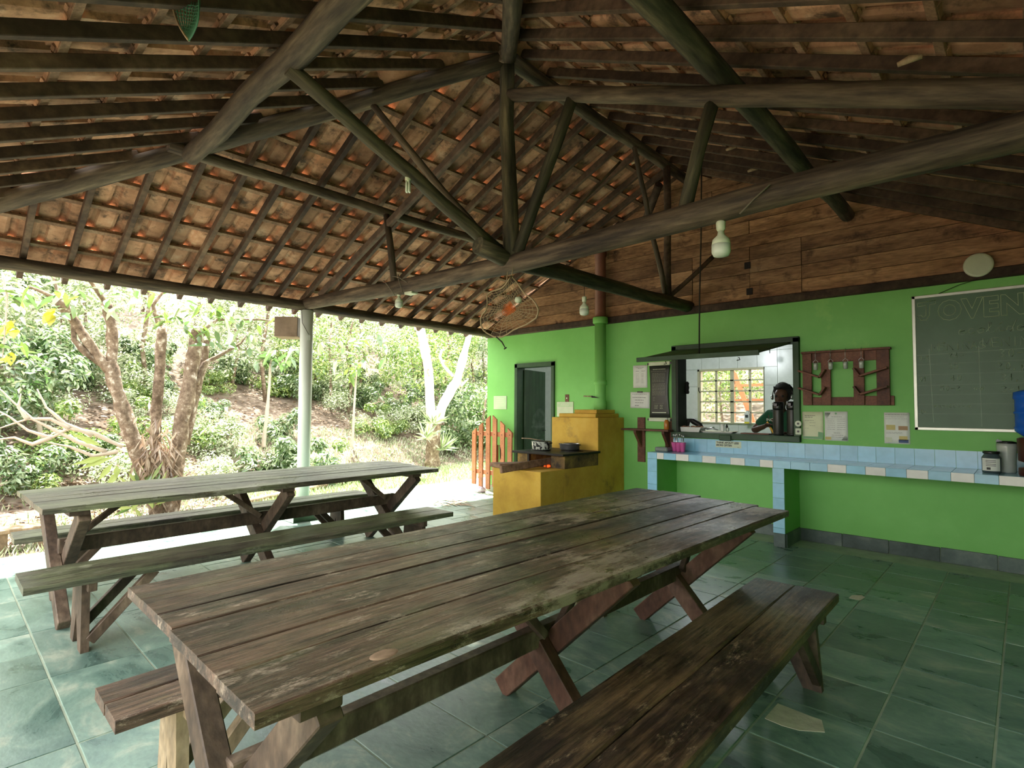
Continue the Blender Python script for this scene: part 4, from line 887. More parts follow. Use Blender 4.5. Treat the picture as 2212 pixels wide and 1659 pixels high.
paper('paper_notice', 'creased white sheet with four small pictures beside the chalkboard', -1.028, -.82, 1.078, 1.385, PAP, [(.05, .95, .93, .010), (.05, .8, .86, .006), (.05, .9, .80, .006), (.08, .7, .36, .006), (.08, .7, .33, .006)], [('picture', YLP, .08, .44, .44, .60), ('picture', ORP, .56, .92, .44, .57), ('picture', CRM, .05, .3, .05, .2), ('picture', NVY, .56, .94, .04, .14), ('picture', YLP, .58, .90, .12, .25)])
# wooden rack made of pallet boards
RK = thing('pallet_rack', 'dark red rack of pallet boards with slanted glass pegs', 'rack', (-1.335, WY, 1.74))
bx = lambda x0, x1, z0, z1, y0, y1, nm: (lambda b: (b.box(x0, x1, y0, y1, z0, z1, bev=.003), b.build(nm, PAL, RK)))(MB())
bx(-.415, -.325, -.285, .275, -.055, -.035, 'upright_board'); bx(-.235, -.145, -.285, .275, -.055, -.035, 'upright_board'); bx(.06, .155, -.285, .275, -.055, -.035, 'upright_board'); bx(.26, .37, -.285, .285, -.055, -.035, 'upright_board')
bx(-.325, .37, .17, .275, -.035, -.015, 'cross_board'); bx(-.325, .06, -.285, -.20, -.035, -.015, 'cross_board'); bx(.155, .40, -.285, -.19, -.035, -.015, 'cross_board')
bx(-.42, .385, .268, .290, -.085, -.01, 'top_shelf'); bx(-.40, -.34, -.28, .27, -.015, 0, 'batten'); bx(.30, .36, -.28, .27, -.015, 0, 'batten')
for (s, xa, xb, z) in ((-1, -.44, -.24, .03), (-1, -.44, -.24, -.155), (1, .36, .13, .03), (1, .36, .13, -.155)):
    b = MB(); b.bar((xa, -.10, z+.055), (xb, -.10, z-.02), .02, .085, side=(0, 0, 1), bev=.002); b.build('slanted_peg', PAL, RK)
    b = MB(); b.bar((xb-.005*s, -.10, z-.02), (xb-.055*s, -.10, z+.06), .02, .085, side=(0, 0, 1), bev=.002); b.build('slanted_peg', PAL, RK)
for i, x in enumerate((-.27, -.13, .005, .145)):
    G = thing('hanging_glass', '%s small clear glass hanging by a wire from the rack shelf' % ('leftmost', 'second from left', 'third from left', 'rightmost')[i], 'glass', (-1.335+x, WY-.115, 1.90), 0, 'small glasses hanging on the rack')
    b = MB(); b.lathe([(.008, -.075), (.020, -.07), (.022, -.02), (.019, 0)], n=14); b.build('cup', GLG, G)
    b = MB(); b.tube([(-.02, 0, -.01), (-.022, 0, .015), (0, 0, .035), (.022, 0, .015), (.02, 0, -.01)], .0025, n=5); b.tube([(0, 0, .035), (-.002, 0, .10), (0, .02, .14)], .0025, n=5); b.build('wire', SLV, G)
# chalkboard
CB_ = thing('chalkboard', 'large green chalkboard with chalk writing on the right', 'chalkboard', (.02, WY, 1.865)); w_, h_ = .80, .645
b = MB(); b.box(-w_, w_, -.012, 0, -h_, h_); b.build('board', BRD, CB_)
for a in ((-w_, w_, h_-.028, h_), (-w_, w_, -h_, -h_+.028), (-w_, -w_+.028, -h_, h_), (w_-.028, w_, -h_, h_)):
    b = MB(); b.box(a[0], a[1], -.022, 0, a[2], a[3], bev=.003); b.build('frame_strip', ALU, CB_)
fc = bpy.data.curves.new('outline_lettering', 'FONT'); fc.body = 'OVENS'; fc.size = .26; fc.space_character = 1.12; fc.fill_mode = 'NONE'; fc.bevel_depth = .0022; fc.resolution_u = 3; fc.offset = .012; fc.materials.append(CHK)
o = font_mesh('outline_lettering', fc, CB_); o.location = (-.60, -.0135, .40); o.rotation_euler = (PI/2, 0, 0); o.scale = (.80, .92, 1)
b = MB(); b.tube([(x_, -.0125, z_+.01) for x_, z_ in ((-.755, .565), (-.615, .578), (-.615, .545), (-.66, .54), (-.665, .44), (-.69, .395), (-.73, .398), (-.76, .44), (-.73, .447), (-.712, .425), (-.692, .44), (-.688, .538), (-.755, .53), (-.755, .565))], .0024, n=4); tag(b.build('outline_lettering', CHK, CB_), kind='stuff')
GL = {'M': ['0,0 0,1 .5,.35 1,1 1,0'], 'E': ['1,1 0,1 0,0 1,0', '0,.5 .8,.5'], 'N': ['0,0 0,1 1,0 1,1'], 'I': ['.5,0 .5,1'], 'A': ['0,0 .5,1 1,0', '.2,.4 .8,.4'], 'S': ['1,.9 .5,1 .1,.8 .2,.55 .8,.45 1,.2 .5,0 0,.1'],
      'O': ['.5,1 .05,.7 .05,.3 .5,0 .95,.3 .95,.7 .5,1'], '3': ['0,.9 .6,1 .9,.75 .4,.52 .9,.25 .5,0 0,.1'], '0': ['.5,1 .1,.6 .2,.1 .6,0 .9,.4 .8,.9 .5,1'], '2': ['0,.8 .4,1 .8,.8 0,0 .9,0'], '4': ['.6,0 .6,1 0,.35 .9,.35'],
      '5': ['.9,1 .1,1 .1,.6 .7,.6 .8,.2 .4,0 0,.1'], '1': ['.2,.8 .5,1 .5,0'], '-': ['0,.45 1,.45'], ',': ['.3,.1 .1,-.2'], 'B': ['0,0 0,1 .7,.9 .7,.6 0,.5 .9,.4 .8,.05 0,0'], 'p': ['.2,-.4 .2,.6 .7,.5 .6,.1 .2,.1'],
      'e': ['.1,.3 .8,.4 .6,.65 .2,.5 .15,.1 .6,0 1,.25'], 'c': ['.8,.55 .4,.65 .1,.3 .4,0 1,.15'], 'o': ['.5,.6 .1,.35 .3,0 .8,.1 .8,.5 .5,.6 1,.5'], 'l': ['0,.1 .6,.8 .6,1.2 .35,1.15 .3,.4 .45,0 1,.15'], 'i': ['0,.2 .4,.6 .4,.1 1,.15', '.4,.85 .75,1.1'],
      'd': ['.7,.5 .3,.6 .1,.2 .5,0 .8,.5 1.2,1.35', '.8,.5 .75,0 1.1,.15'], 'r': ['0,.1 .3,.65 .6,.55 .55,.1 1,.15'], 's': ['0,.1 .5,.65 .6,.2 .2,0 1,.15']}
def chalk(txt, x, z, w1, h1, gap, mm=CHK2, r_=.003):
    b = MB()
    for ch_ in txt:
        for st in GL.get(ch_, []):
            b.tube([(x+w1*float(a.split(',')[0])+rnd.uniform(-.001, .001), -.0122, z+h1*float(a.split(',')[1])) for a in st.split()], r_, n=4)
        x += w1+gap
    tag(b.build('chalk_writing', mm, CB_), kind='stuff')
chalk('ecolideres', -.46, .245, .062, .078, .004, CHK2, .0034)
chalk('MENINAS', -.655, .105, .045, .07, .012, CHK2, .0034); chalk('MENINOS', -.285, .115, .05, .08, .013, CHK2, .0034)
chalk('24-', -.53, .03, .03, .05, .01); chalk('30-5', -.18, .02, .04, .07, .02, CHK2, .0034); chalk('35', -.53, -.07, .03, .05, .01); chalk('20,p', -.19, -.09, .035, .06, .015, CHK2, .0034)
chalk('40', -.52, -.18, .035, .05, .01); chalk('34,po', -.17, -.19, .035, .06, .012, CHK2, .0034); chalk('50-2anoo', -.60, -.27, .03, .04, .01); chalk('3-1', -.17, -.29, .035, .05, .012)
chalk('ooo-00o--o', -.65, -.43, .02, .03, .008, CHK2, .002); chalk('0-5', -.75, .02, .02, .04, .006); chalk('04', -.75, -.18, .02, .04, .006); chalk('0-', -.75, -.49, .02, .04, .006)
b = MB(); b.bar((-.675, -.0125, .13), (-.655, -.0125, -.57), .003, .001); b.bar((-.315, -.0125, .13), (-.31, -.0125, -.60), .003, .001); b.bar((-.77, -.0125, .07), (.3, -.0125, .095), .0025, .001)
for z in (-.02, -.12, -.22, -.31, -.40, -.49): b.bar((-.77, -.0125, z), (.3, -.0125, z+.01), .0012, .001)
tag(b.build('chalk_lines', CHK2, CB_), kind='stuff')
b = MB(); b.tube([(-.57, WY-.02, 2.51), (-.42, WY-.03, 2.57), (-.28, WY-.05, 2.60)], .003, n=5); tag(b.build('hanging_wire', DKW), 'thin dark wire from the chalkboard frame to the wall plate', 'wire')
# jars and water dispenser on the counter
CZ = .8805
J = thing('label_jar', 'squat glass jar with black lid and paper label on the counter', 'jar', (-.222, 6.20, CZ))
b = MB(); b.lathe([(.058, 0), (.064, .008), (.066, .13), (.05, .155), (.05, .165)], n=24); b.build('glass_body', mat('dark_jar', [(.3, (.03, .05, .06)), (.7, (.10, .14, .15))], rough=.08, bump=0, rand=0, spec=.8), J)
b = MB(); b.lathe([(.056, .163), (.058, .166), (.058, .182), (.052, .185)], n=24); b.build('lid', BLK, J)
bm = bmesh.new(); vs_ = [[bm.verts.new((.0672*math.sin(t), -.0672*math.cos(t), z)) for t in [-1.05+2.0*i/10 for i in range(11)]] for z in (.02, .125)]
for i in range(10): f_ = bm.faces.new((vs_[0][i], vs_[0][i+1], vs_[1][i+1], vs_[1][i])); f_.smooth = True
me = bpy.data.meshes.new('label'); bm.to_mesh(me); bm.free(); me.materials.append(PAP); link('label', me, J)
b = MB()
for z in (.105, .092, .075, .062): b.box(-.035, .03, -.0695, -.0665, z, z+.004)
b.box(-.03, -.005, -.0695, -.066, .03, .05); tag(b.build('print_lines', INK, J), kind='stuff')
J2 = thing('plastic_canister', 'tall clear plastic canister with torn black lid beside the dispenser', 'canister', (-.125, 6.31, CZ))
b = MB(); b.lathe([(.055, 0), (.06, .01), (.062, .16), (.07, .22), (.068, .25)], n=20); b.build('body', GLG, J2)
b = MB(); b.lathe([(.066, .25), (.068, .262), (.04, .27)], n=12); b.prism([(-.07, -.03, .262), (-.01, -.04, .262), (-.06, -.03, .285)], (0, .03, 0)); b.build('lid', BLK, J2)
WD = thing('water_dispenser', 'dark red brown dispenser with an upturned blue water jug', 'water dispenser', (.10, 6.15, CZ))
b = MB(); b.lathe([(.15, 0), (.155, .01), (.155, .06), (.10, .07), (.10, .10), (.155, .12), (.16, .30), (.14, .31)], n=28); b.build('base', BRN, WD)
b = MB(); b.tube([(0, -.155, .17), (0, -.20, .17), (0, -.205, .14)], .012); b.build('tap', BLK, WD)
b = MB(); b.lathe([(.06, .29), (.12, .32), (.17, .36), (.175, .39), (.168, .40), (.168, .50), (.175, .505), (.175, .52), (.168, .525), (.168, .62), (.178, .63), (.175, .68), (.12, .70)], n=32); b.build('jug', BLUE, WD)
# cutlery caddy in the corner
CU = thing('cutlery_caddy', 'pink plastic caddy full of forks and spoons on the counter', 'caddy', (-3.115, 6.30, CZ))
for x in (-.055, .0, .055):
    b = MB(); b.lathe([(.024, .0), (.026, .01), (.036, .105), (.038, .115), (.034, .113), (.022, .012)], (x, .0, 0), n=16); b.build('cup', PNK, CU)
b = MB(); b.box(-.088, .088, -.03, .03, .105, .115, bev=.004); b.build('rim', PNK, CU)
for i in range(9):
    x = -.075+.0185*i; tl = rnd.uniform(-.25, .25); b = MB(); top = Vector((x+.09*tl, rnd.uniform(-.02, .02), .19+rnd.uniform(-.01, .02)))
    b.tube([(x*.9, 0, .03), top], [.003, .004], n=5); b.lathe([(.002, -.016), (.010, 0), (.002, .02)], top, n=8); tag(b.build('spoon', SLV), 'steel cutlery standing in the pink caddy', 'cutlery', 'cutlery in the pink caddy').location = CU.location
b = MB(); b.box(-3.36, -3.19, 6.15, 6.38, CZ, CZ+.055, bev=.012); tag(b.build('plastic_box', mat('smoky_plastic', [(.3, (.12, .15, .14)), (.7, (.2, .24, .22))], rough=.15, bump=0, rand=0)), 'low smoky plastic box left of the pink caddy', 'box')
# round lid on the gable
b = MB(); b.lathe([(.090, -.008), (.105, -.004), (.108, .0), (.108, .004), (.0, .006)][:4], (-.278, WY-.072, 2.722), n=30, axis='y'); tag(b.build('round_cover', CRM), 'round cream cover plate screwed to the gable planks', 'cover plate')
# ================================================================== gate, hanging things, lamps
GT = thing('picket_gate', 'orange brown picket gate with rising pointed boards left of the stove', 'gate', (-6.37, 6.30, 0))
for i, (x, zt, zb) in enumerate(((-.43, 1.06, .12), (-.265, 1.16, .09), (-.095, 1.275, .07), (.06, 1.28, .12), (.235, 1.19, .12), (.40, 1.08, .12))):
    s_ = -1 if i < 3 else 1; w_ = .046; hi = zt; lo = zt-.065
    b = MB(); b.prism([(x-w_, -.012, zb), (x+w_, -.012, zb), (x+w_, -.012, hi if s_ < 0 else lo), (x-w_, -.012, lo if s_ < 0 else hi)], (0, .024, 0)); p_ = b.build('picket', GTE, GT)
    for z in (.97, .33): b = MB(); b.lathe([(.008, -.017), (.006, -.012)], (x, 0, z), n=8, axis='y'); b.build('screw', STL, p_)
for z in (.935, .30): b = MB(); b.box(-.45, .44, .013, .035, z, z+.075, bev=.003); b.build('rail', GTE, GT)
b = MB(); b.box(.0, .10, .036, .05, .45, .80, bev=.003); b.build('latch_board', GTE, GT)
b = MB(); b.tube([(.17, -.0, .80), (.20, -.02, .74), (.205, -.02, .62), (.19, -.0, .55)], .007, n=6); b.build('loop', DKW, GT)
b = MB(); b.lathe([(.05, 0), (.07, .03), (.06, .08), (.02, .10)], n=9)
for v in b.bm.verts: v.co += Vector((noise.noise(v.co*30), noise.noise(v.co*31), 0))*.03
S_ = tag(b.build('folded_cloth', mat('pinkish_cloth', [(.4, (.35, .12, .22)), (.6, (.7, .62, .66))], scale=20, rough=.9, rand=0)), 'crumpled pink and white cloth under the picket gate', 'cloth'); S_.location = (-6.62, 6.30, .0)
# net ornament
def P3(x, y, dy=0): return atY(1000+x/8.295, 570+y/8.295, 3.12+dy)
out = [(870,220),(940,300),(1000,380),(1050,460),(1110,540),(1180,590),(1250,640),(1310,720),(1350,820),(1340,900),(1310,970),(1220,1035),(1130,1090),(1010,1140),(900,1190),(800,1260),(700,1310),(560,1310),(430,1240),(370,1190),(330,1120),(315,980),(350,900),(400,850),(430,790),(440,720),(435,640),(430,560),(490,505),(560,480),(640,455),(700,430),(750,385),(790,330),(830,265)]
cen = P3(850, 810); NET = thing('net_ornament', 'hanging web of beige cord with orange centre in a bent twig frame', 'ornament', P3(870, 150))
NO = NET.location
fr = [P3(x, y, .05*math.sin(i*.5))-NO for i, (x, y) in enumerate(out)]
b = MB(); b.tube(fr+[fr[0]], .0065, n=6, jit=.3); b.build('twig_frame', RPE, NET)
def lp(t):   # resample outline
    n = len(fr); a = t*n; i = int(a) % n; return fr[i].lerp(fr[(i+1) % n], a-int(a))
cc = cen-NO; nr = 30
b = MB()
for i in range(nr):
    e = lp(i/nr); b.tube([e, e.lerp(cc, .45)+Vector((0, -.02, 0)), e.lerp(cc, .8)], .0019, n=4, cap=False)
for f_ in (.12, .24, .36, .47, .56, .64, .70): b.tube([lp(i/nr).lerp(cc, f_+(.03 if i % 2 else 0))+Vector((0, -.01, 0)) for i in range(nr+1)], .0019, n=4, cap=False)
b.build('cord_web', RPE, NET)['kind'] = 'stuff'
b = MB()
for f_ in (.76, .81, .85, .89, .93, .97): b.tube([lp(i/nr).lerp(cc, f_+(.015 if i % 2 else 0))+Vector((0, -.012, 0)) for i in range(nr+1)], .0022, n=4, cap=False)
for i in range(0, nr): e = lp(i/nr); b.tube([e.lerp(cc, .76), cc], .0015, n=3, cap=False)
b.build('orange_centre', ORG, NET)['kind'] = 'stuff'
b = MB(); b.tube([P3(800, 140)-NO, P3(790, 230)-NO, P3(785, 300)-NO], .004, n=5); b.tube([P3(870, 220)-NO, P3(855, 60)-NO+Vector((0, .03, 0))], .003, n=5); b.build('hanging_cord', RPE, NET)
b = MB(); b.tube([P3(600, 1310)-NO, P3(700, 1400)-NO, P3(760, 1510)-NO], [.006, .006, .004], n=6); b.tube([P3(740, 1525)-NO, P3(778, 1500)-NO], .006, n=6); b.build('stem_end', DKW, NET)
b = MB(); q = P3(990, 645)-NO; b.lathe([(.001, -.028), (.026, -.018), (.030, .0), (.022, .02), (.001, .026)], q, n=12); b.build('pale_shell', CRM, NET)
# green net bag
GNB = thing('green_net', 'green netting bag hanging from the roof at the top left', 'net', (-2.7, .70, 2.95)); NB = atY(408, 88, .70); T0, T1 = atY(371, -8, .70), atY(428, -8, .70)
b = MB(); G0 = GNB.location
def NP(a, t):
    c_ = T0.lerp(T1, .5).lerp(NB, t); return c_ + (T1-T0)*(a-.5)*max(0, 1-t**2.6) + Vector((0, .05*math.sin(PI*a)*(1-t), 0)) - G0
for i in range(15): b.tube([NP(i/14, t/9) for t in range(10)], .0028, n=4, jit=.3)
for j in range(1, 11): b.tube([NP(i/10, j/11.5+(.02 if i % 2 else 0)) for i in range(11)], .002, n=4)
b.build('netting', NETG, GNB)['kind'] = 'stuff'
b = MB(); b.tube([NP(0, t/9) for t in range(10)], .005, n=6); b.build('edge_cord', WP, GNB)
# lamps
def bulb(label, p, s, cord=None, kind='led'):
    T = thing('light_bulb', label, 'bulb', p)
    b = MB(); b.lathe([(.020*s, 0), (.024*s, -.01*s), (.022*s, -.045*s), (.016*s, -.055*s)], n=16); b.build('socket', CRM, T)
    if kind == 'led':
        b = MB(); b.lathe([(.014*s, -.05*s), (.018*s, -.075*s), (.042*s, -.10*s), (.047*s, -.128*s)], n=20); b.build('neck', CRM, T)
        b = MB(); b.lathe([(.047*s, -.126*s), (.047*s, -.165*s), (.038*s, -.185*s), (.01*s, -.192*s)], n=20); b.build('diffuser', BLB, T)
    else:
        b = MB()
        for i in range(4):
            a = i*PI/2; x, y = .014*math.cos(a)*s, .014*math.sin(a)*s; b.tube([(x, y, -.045*s), (x, y, -.13*s)], .008*s, n=8)
        b.build('glass_tubes', BLB, T)
    if cord: b = MB(); b.tube([Vector(c_)-Vector(p) for c_ in cord], .003, n=5); b.build('cord', DKW, T)
    return T
bulb('large cream bulb hanging under the tie beam right of centre', atY(1557, 477, 3.2), 1.15)
bulb('small cream bulb under the mossy lengthwise beam by the pipe', (-3.05, 4.24, 2.475), .95, cord=[(-3.05, 4.24, 2.47), (-3.05, 4.24, 2.60)])
q = atY(862, 632, 3.2); bulb('small bulb under the tie beam near the column', (q.x, 3.2, 2.575), .85)
bulb('spiral tube bulb hanging from the mossy slanting log', (-3.10, 2.22, 3.03), .95, kind='cfl', cord=[(-3.1, 2.22, 3.03), (-3.1, 2.23, 3.08)])
b = MB(); q = atY(888, 634, 3.2); b.box(q.x-.06, q.x+.06, 3.16, 3.24, 2.52, 2.56, bev=.004); tag(b.build('junction_box', CRM), 'small cream box under the tie beam beside the small bulb', 'box')
b = MB()
for a, c_ in (((-4.75, 2.70), (-4.55, 2.52)), ((-4.5, 2.72), (-4.42, 2.53)), ((-4.6, 2.72), (-4.35, 2.62))):
    b.tube([(a[0], 3.12, a[1]), ((a[0]+c_[0])/2, 3.105, (a[1]+c_[1])/2+.02), (c_[0], 3.12, c_[1])], .005, n=5)
tag(b.build('tied_wire', RPG), 'thin wires tied round the tie beam left of centre', 'wire')
q0, q1 = atY(1664, 398, 3.10), atY(1598, 462, 3.10); b = MB(); b.tube([q0, q0.lerp(q1, .5)+Vector((0, -.01, 0)), q1], .006, n=5); tag(b.build('lashing', RPG), 'short cord tied around the right part of the tie beam', 'cord')
# hanging wooden box by the column
HBX = thing('hanging_wooden_box', 'small wooden box hanging under the eave left of the column', 'box', (-6.90, 3.14, 2.29), .85)
b = MB(); b.box(-.155, .125, -.15, .15, 0, .255, bev=.004); b.build('box_body', mat('box_wood', [(.3, (.16, .11, .07)), (.7, (.30, .22, .15))], scale=5, rough=.8, rand=0), HBX)
b = MB(); b.box(.126, .13, -.14, .14, .01, .25); b.build('shaded_side', WL, HBX)  # box side away from the light, its shade given as darker wood
b = MB(); b.tube([(-.1, 0, .25), (-.1, 0, .33)], .004, n=5); b.tube([(.08, 0, .25), (.08, 0, .33)], .004, n=5); b.build('wire', DKW, HBX)
# mud wasp nests on rafters
for (x, y, l_) in ((1965, 126, 'pale mud nest on a rafter at the upper right'), (1580, 318, 'pale mud nest under the rafters above the long log'), (1626, 365, 'small pale mud nest beside the slanting purlin'), (1373, 348, 'corn cob like pale nest on the thin pole near the gable')):
    d_ = ray(x, y); t_ = 5.2 if y > 200 else 4.0
    # meet the right slope plane
    n_ = pl['c']['n']; o_ = Vector((.44, 0, ZL)); t_ = (o_-O).dot(n_)/d_.dot(n_)
    if x == 1373: t_ = 5.25/d_.y
    q = O+d_*t_; b = MB(); b.tube([(-.05, 0, 0), (0, 0, .008), (.05, 0, 0)], [.012, .02, .012], n=8, jit=.3); S_ = tag(b.build('mud_nest', WP), l_, 'nest'); S_.location = q-Vector((0, 0, .012))

# ================================================================== garden
def leafcard(bm, p, d, n, L_, W_, fold=.15):
    s_ = d.cross(n).normalized(); a = bm.verts.new(p); t_ = bm.verts.new(p+d*L_)
    l_ = bm.verts.new(p+d*L_*.45+s_*W_/2+n*W_*fold); r_ = bm.verts.new(p+d*L_*.45-s_*W_/2+n*W_*fold)
    bm.faces.new((a, r_, t_, l_))
def rv(): 
    while True:
        v = Vector((rnd.uniform(-1, 1), rnd.uniform(-1, 1), rnd.uniform(-1, 1)))
        if .05 < v.length < 1: return v
def crown_mesh(name, n, rad, size, m_, clumps=14, asp=.45, droop=.3):
    bm = bmesh.new(); cs = []
    for _ in range(clumps):
        v = rv().normalized()*rnd.uniform(.45, .95); cs.append((Vector((v.x*rad[0], v.y*rad[1], v.z*rad[2])), rnd.uniform(.22, .45)))
    for i in range(n):
        c_, r_ = cs[rnd.randrange(clumps)]; v = rv(); v = v.normalized()*(v.length**.4)
        p = c_+Vector((v.x*rad[0], v.y*rad[1], v.z*rad[2]))*r_
        nn = (v.normalized()+Vector((0, 0, .9))+rv()*.6).normalized(); d = nn.cross(rv()).normalized(); d = (d+Vector((0, 0, -droop))).normalized()
        L_ = size*rnd.uniform(.6, 1.35); leafcard(bm, p, d, nn, L_, L_*asp)
    me = bpy.data.meshes.new(name); bm.to_mesh(me); bm.free(); me.materials.append(m_); return me
CR = [crown_mesh('crown', 4200, (1.35, 1.35, 1.15), .085, LF1), crown_mesh('crown', 4600, (1.5, 1.5, 1.2), .07, LF2), crown_mesh('crown', 3600, (1.3, 1.3, 1.3), .10, LF3), crown_mesh('crown', 3400, (1.4, 1.4, 1.1), .12, LF2, droop=.6), crown_mesh('crown', 5200, (1.5, 1.5, 1.3), .06, LF3, clumps=22)]
SB = [crown_mesh('foliage', 1800, (.75, .75, .6), .085, LF1, clumps=9), crown_mesh('foliage', 2000, (.8, .8, .6), .065, LF3, clumps=10), crown_mesh('foliage', 1500, (.7, .7, .55), .12, LF2, clumps=8, asp=.35)]
def stem_mesh(name, pts, rs, m_=TWG, n=6, jit=.2):
    b = MB(); b.tube(pts, rs, n=n, jit=jit); return b.mesh(name, m_)
KL = ['bright yellow green', 'mid green', 'pale whitish green', 'darker drooping', 'very fine leaved pale']
TKM = stem_mesh('trunk', [(0, 0, -2.6), (.1, .05, -1.6), (-.02, .1, -.6), (.12, 0, .4)], [.045, .04, .032, .02], BRK)
def zone(p):
    d = Vector(p)-O; x = 1106+FPX*d.dot(cr_)/d.dot(fwd)
    for lim, t in ((-20, 'out at the far left'), (70, 'at the left edge'), (190, 'left of the speckled trunks'), (300, 'behind the left speckled trunk'), (420, 'behind the right speckled trunk'), (520, 'just right of the speckled trunks'), (620, 'under the hanging wooden box'), (690, 'behind the white column'), (770, 'just right of the white column'), (860, 'midway between column and forked tree'), (940, 'behind the forked whitish tree'), (1010, 'between forked tree and gate'), (1100, 'beside the green wall corner')):
        if x < lim: return t
    return 'hidden beyond the kitchen'
def depthw(p): return 'low' if p[0] > -11.6 else ('halfway up' if p[0] > -14 else 'high')
# tall trees on the slope beyond, one thing each
k = 0
for row, (xx, ys, zz) in enumerate(((-12.4, (-3, -1.5, 0, 1.2, 10.6, 12, 13.6), 1.6), (-13.4, range(-4, 19, 2), 3.1), (-14.6, range(-5, 20, 2), 3.3), (-16.4, range(-6, 25, 2), 4.3), (-20.0, range(-8, 32, 3), 6.2))):
    for y in ys:
        x = xx + rnd.uniform(-1, 1); yy = y+rnd.uniform(-.8, .8); ki = rnd.randrange(5)
        if row == 1 and 2.4 < yy*13.4/-x < 6.0: z = zz+1.1
        else: z = zz+rnd.uniform(-.4, .7)
        if 'hidden' in zone((x, yy, 2)): continue
        T = thing('background_tree', '%s tree %s on the slope, %s' % (KL[ki], depthw((x, 0)), zone((x, yy, 2))), 'tree', (x, yy, hgt(x, yy)), rnd.uniform(0, 6.28), 'trees on the slope')
        h_ = z-hgt(x, yy); s_ = rnd.uniform(.95, 1.35)
        link('crown', CR[ki], T, Matrix.Translation((0, 0, h_)) @ Matrix.Scale(s_, 4)); t_ = link('trunk', TKM, T, Matrix.Translation((0, 0, h_+.2)) @ Matrix.Diagonal((1.2, 1.2, max(1, (h_+.2)/2.6), 1)))
        k += 1
# shrubs nearer the floor
KS = ['bright leafy', 'pale leaved', 'dark leaved']
sh = []
for i in range(170):
    x = rnd.uniform(-17.5, -10.0); f_ = rnd.uniform(-.05, 1.02); yy = -x*f_
    # keep the open leaf litter bank and the lawn mostly clear
    u_ = f_
    if .33 < u_ < .62 and -14.2 < x and rnd.random() < .72: continue
    if u_ > .52 and x > -12.2: continue
    sh.append((x, yy))
sh += [(-9.9, 5.0), (-10.0, 5.8), (-10.4, 4.4), (-9.6, 3.0), (-11.8, 9.6), (-11.4, 10.6), (-10.6, 10.8), (-12.4, 11.2), (-10.9, -.2), (-10.4, 1.0), (-13, 12.2), (-11, 11.8), (-10, 12.2), (-9.2, 11.6), (-9.4, 12.6)]
for x, yy in sh:
    if 'hidden' in zone((x, yy, 1)) or 'out at' in zone((x, yy, 1)): continue
    ki = rnd.choice((0, 1, 1, 2)); s_ = rnd.uniform(.55, 1.1); T = thing('shrub', '%s shrub %s on the bank, %s' % (KS[ki], depthw((x, 0)), zone((x, yy, 1))), 'shrub', (x, yy, hgt(x, yy)), rnd.uniform(0, 6.28), 'shrubs on the garden bank')
    link('foliage', SB[ki], T, Matrix.Translation((0, 0, .42*s_)) @ Matrix.Scale(s_, 4))
# the many stemmed tree by the floor edge
TXP = -8.75
def tp(x, y, dx=0): return atX(x, y, TXP+dx)
MT = thing('many_stemmed_tree', 'pruned tree with three speckled bare trunks behind the far table', 'tree', tp(352, 1118)); MO = MT.location
FO_ref = [None]
def trunk(nm, pts, rs, par=MT, org=MO, m_=BRK, n=14, jit=.35):
    if m_ is not TWG: rs = [r*(1.15 if org is FO_ref[0] else .70) for r in rs]
    P_ = [Vector(p)-org for p in pts]; fine = []; fr_ = []
    for i in range(len(P_)-1):
        for t in range(5): fine.append(P_[i].lerp(P_[i+1], t/5)); fr_.append((rs[i]+(rs[i+1]-rs[i])*t/5)*(1+.10*noise.noise(Vector((i+t/5, len(pts), org.x)))))
    fine.append(P_[-1]); fr_.append(rs[-1])
    b = MB(); b.tube(fine, fr_, n=n, jit=jit, seed=rnd.random()*9); return b.build(nm, m_, par)
trunk('trunk', [tp(350, 1135), tp(333, 1060), tp(305, 990), tp(278, 930), tp(258, 860), tp(240, 800), tp(232, 780)], [.20, .17, .15, .13, .12, .115, .11])
trunk('trunk', [tp(236, 800), tp(200, 752), tp(168, 705), tp(130, 650)], [.10, .085, .08, .085])
trunk('trunk', [tp(236, 795), tp(243, 755), tp(242, 710), tp(230, 655)], [.10, .085, .09, .095])
trunk('trunk', [tp(225, 790), tp(185, 762), tp(160, 735), tp(158, 700)], [.06, .055, .045, .04])
trunk('trunk', [tp(360, 1120, -.1), tp(335, 960, -.2), tp(338, 880, -.25), tp(345, 800, -.25), tp(350, 705, -.25)], [.12, .10, .095, .095, .09])
trunk('trunk', [tp(362, 1130), tp(375, 1040), tp(382, 985), tp(395, 900), tp(410, 820), tp(424, 735), tp(428, 715)], [.19, .17, .15, .135, .13, .13, .12])
trunk('trunk', [tp(400, 960, -.2), tp(420, 860, -.25), tp(440, 780, -.25), tp(446, 730, -.25)], [.10, .09, .09, .085])
trunk('branch', [tp(423, 830), tp(440, 785), tp(485, 762), tp(520, 742), tp(532, 725)], [.05, .042, .035, .025, .015])
trunk('branch', [tp(130, 650), tp(95, 632), tp(60, 618)], [.05, .03, .02]); trunk('branch', [tp(232, 660), tp(190, 600, .2), tp(120, 560, .4)], [.04, .03, .02])
trunk('branch', [tp(428, 720), tp(470, 690), tp(560, 690, .3), tp(640, 700, .5)], [.05, .03, .02, .01]); trunk('branch', [tp(345, 705), tp(330, 660), tp(360, 620)], [.05, .03, .02])
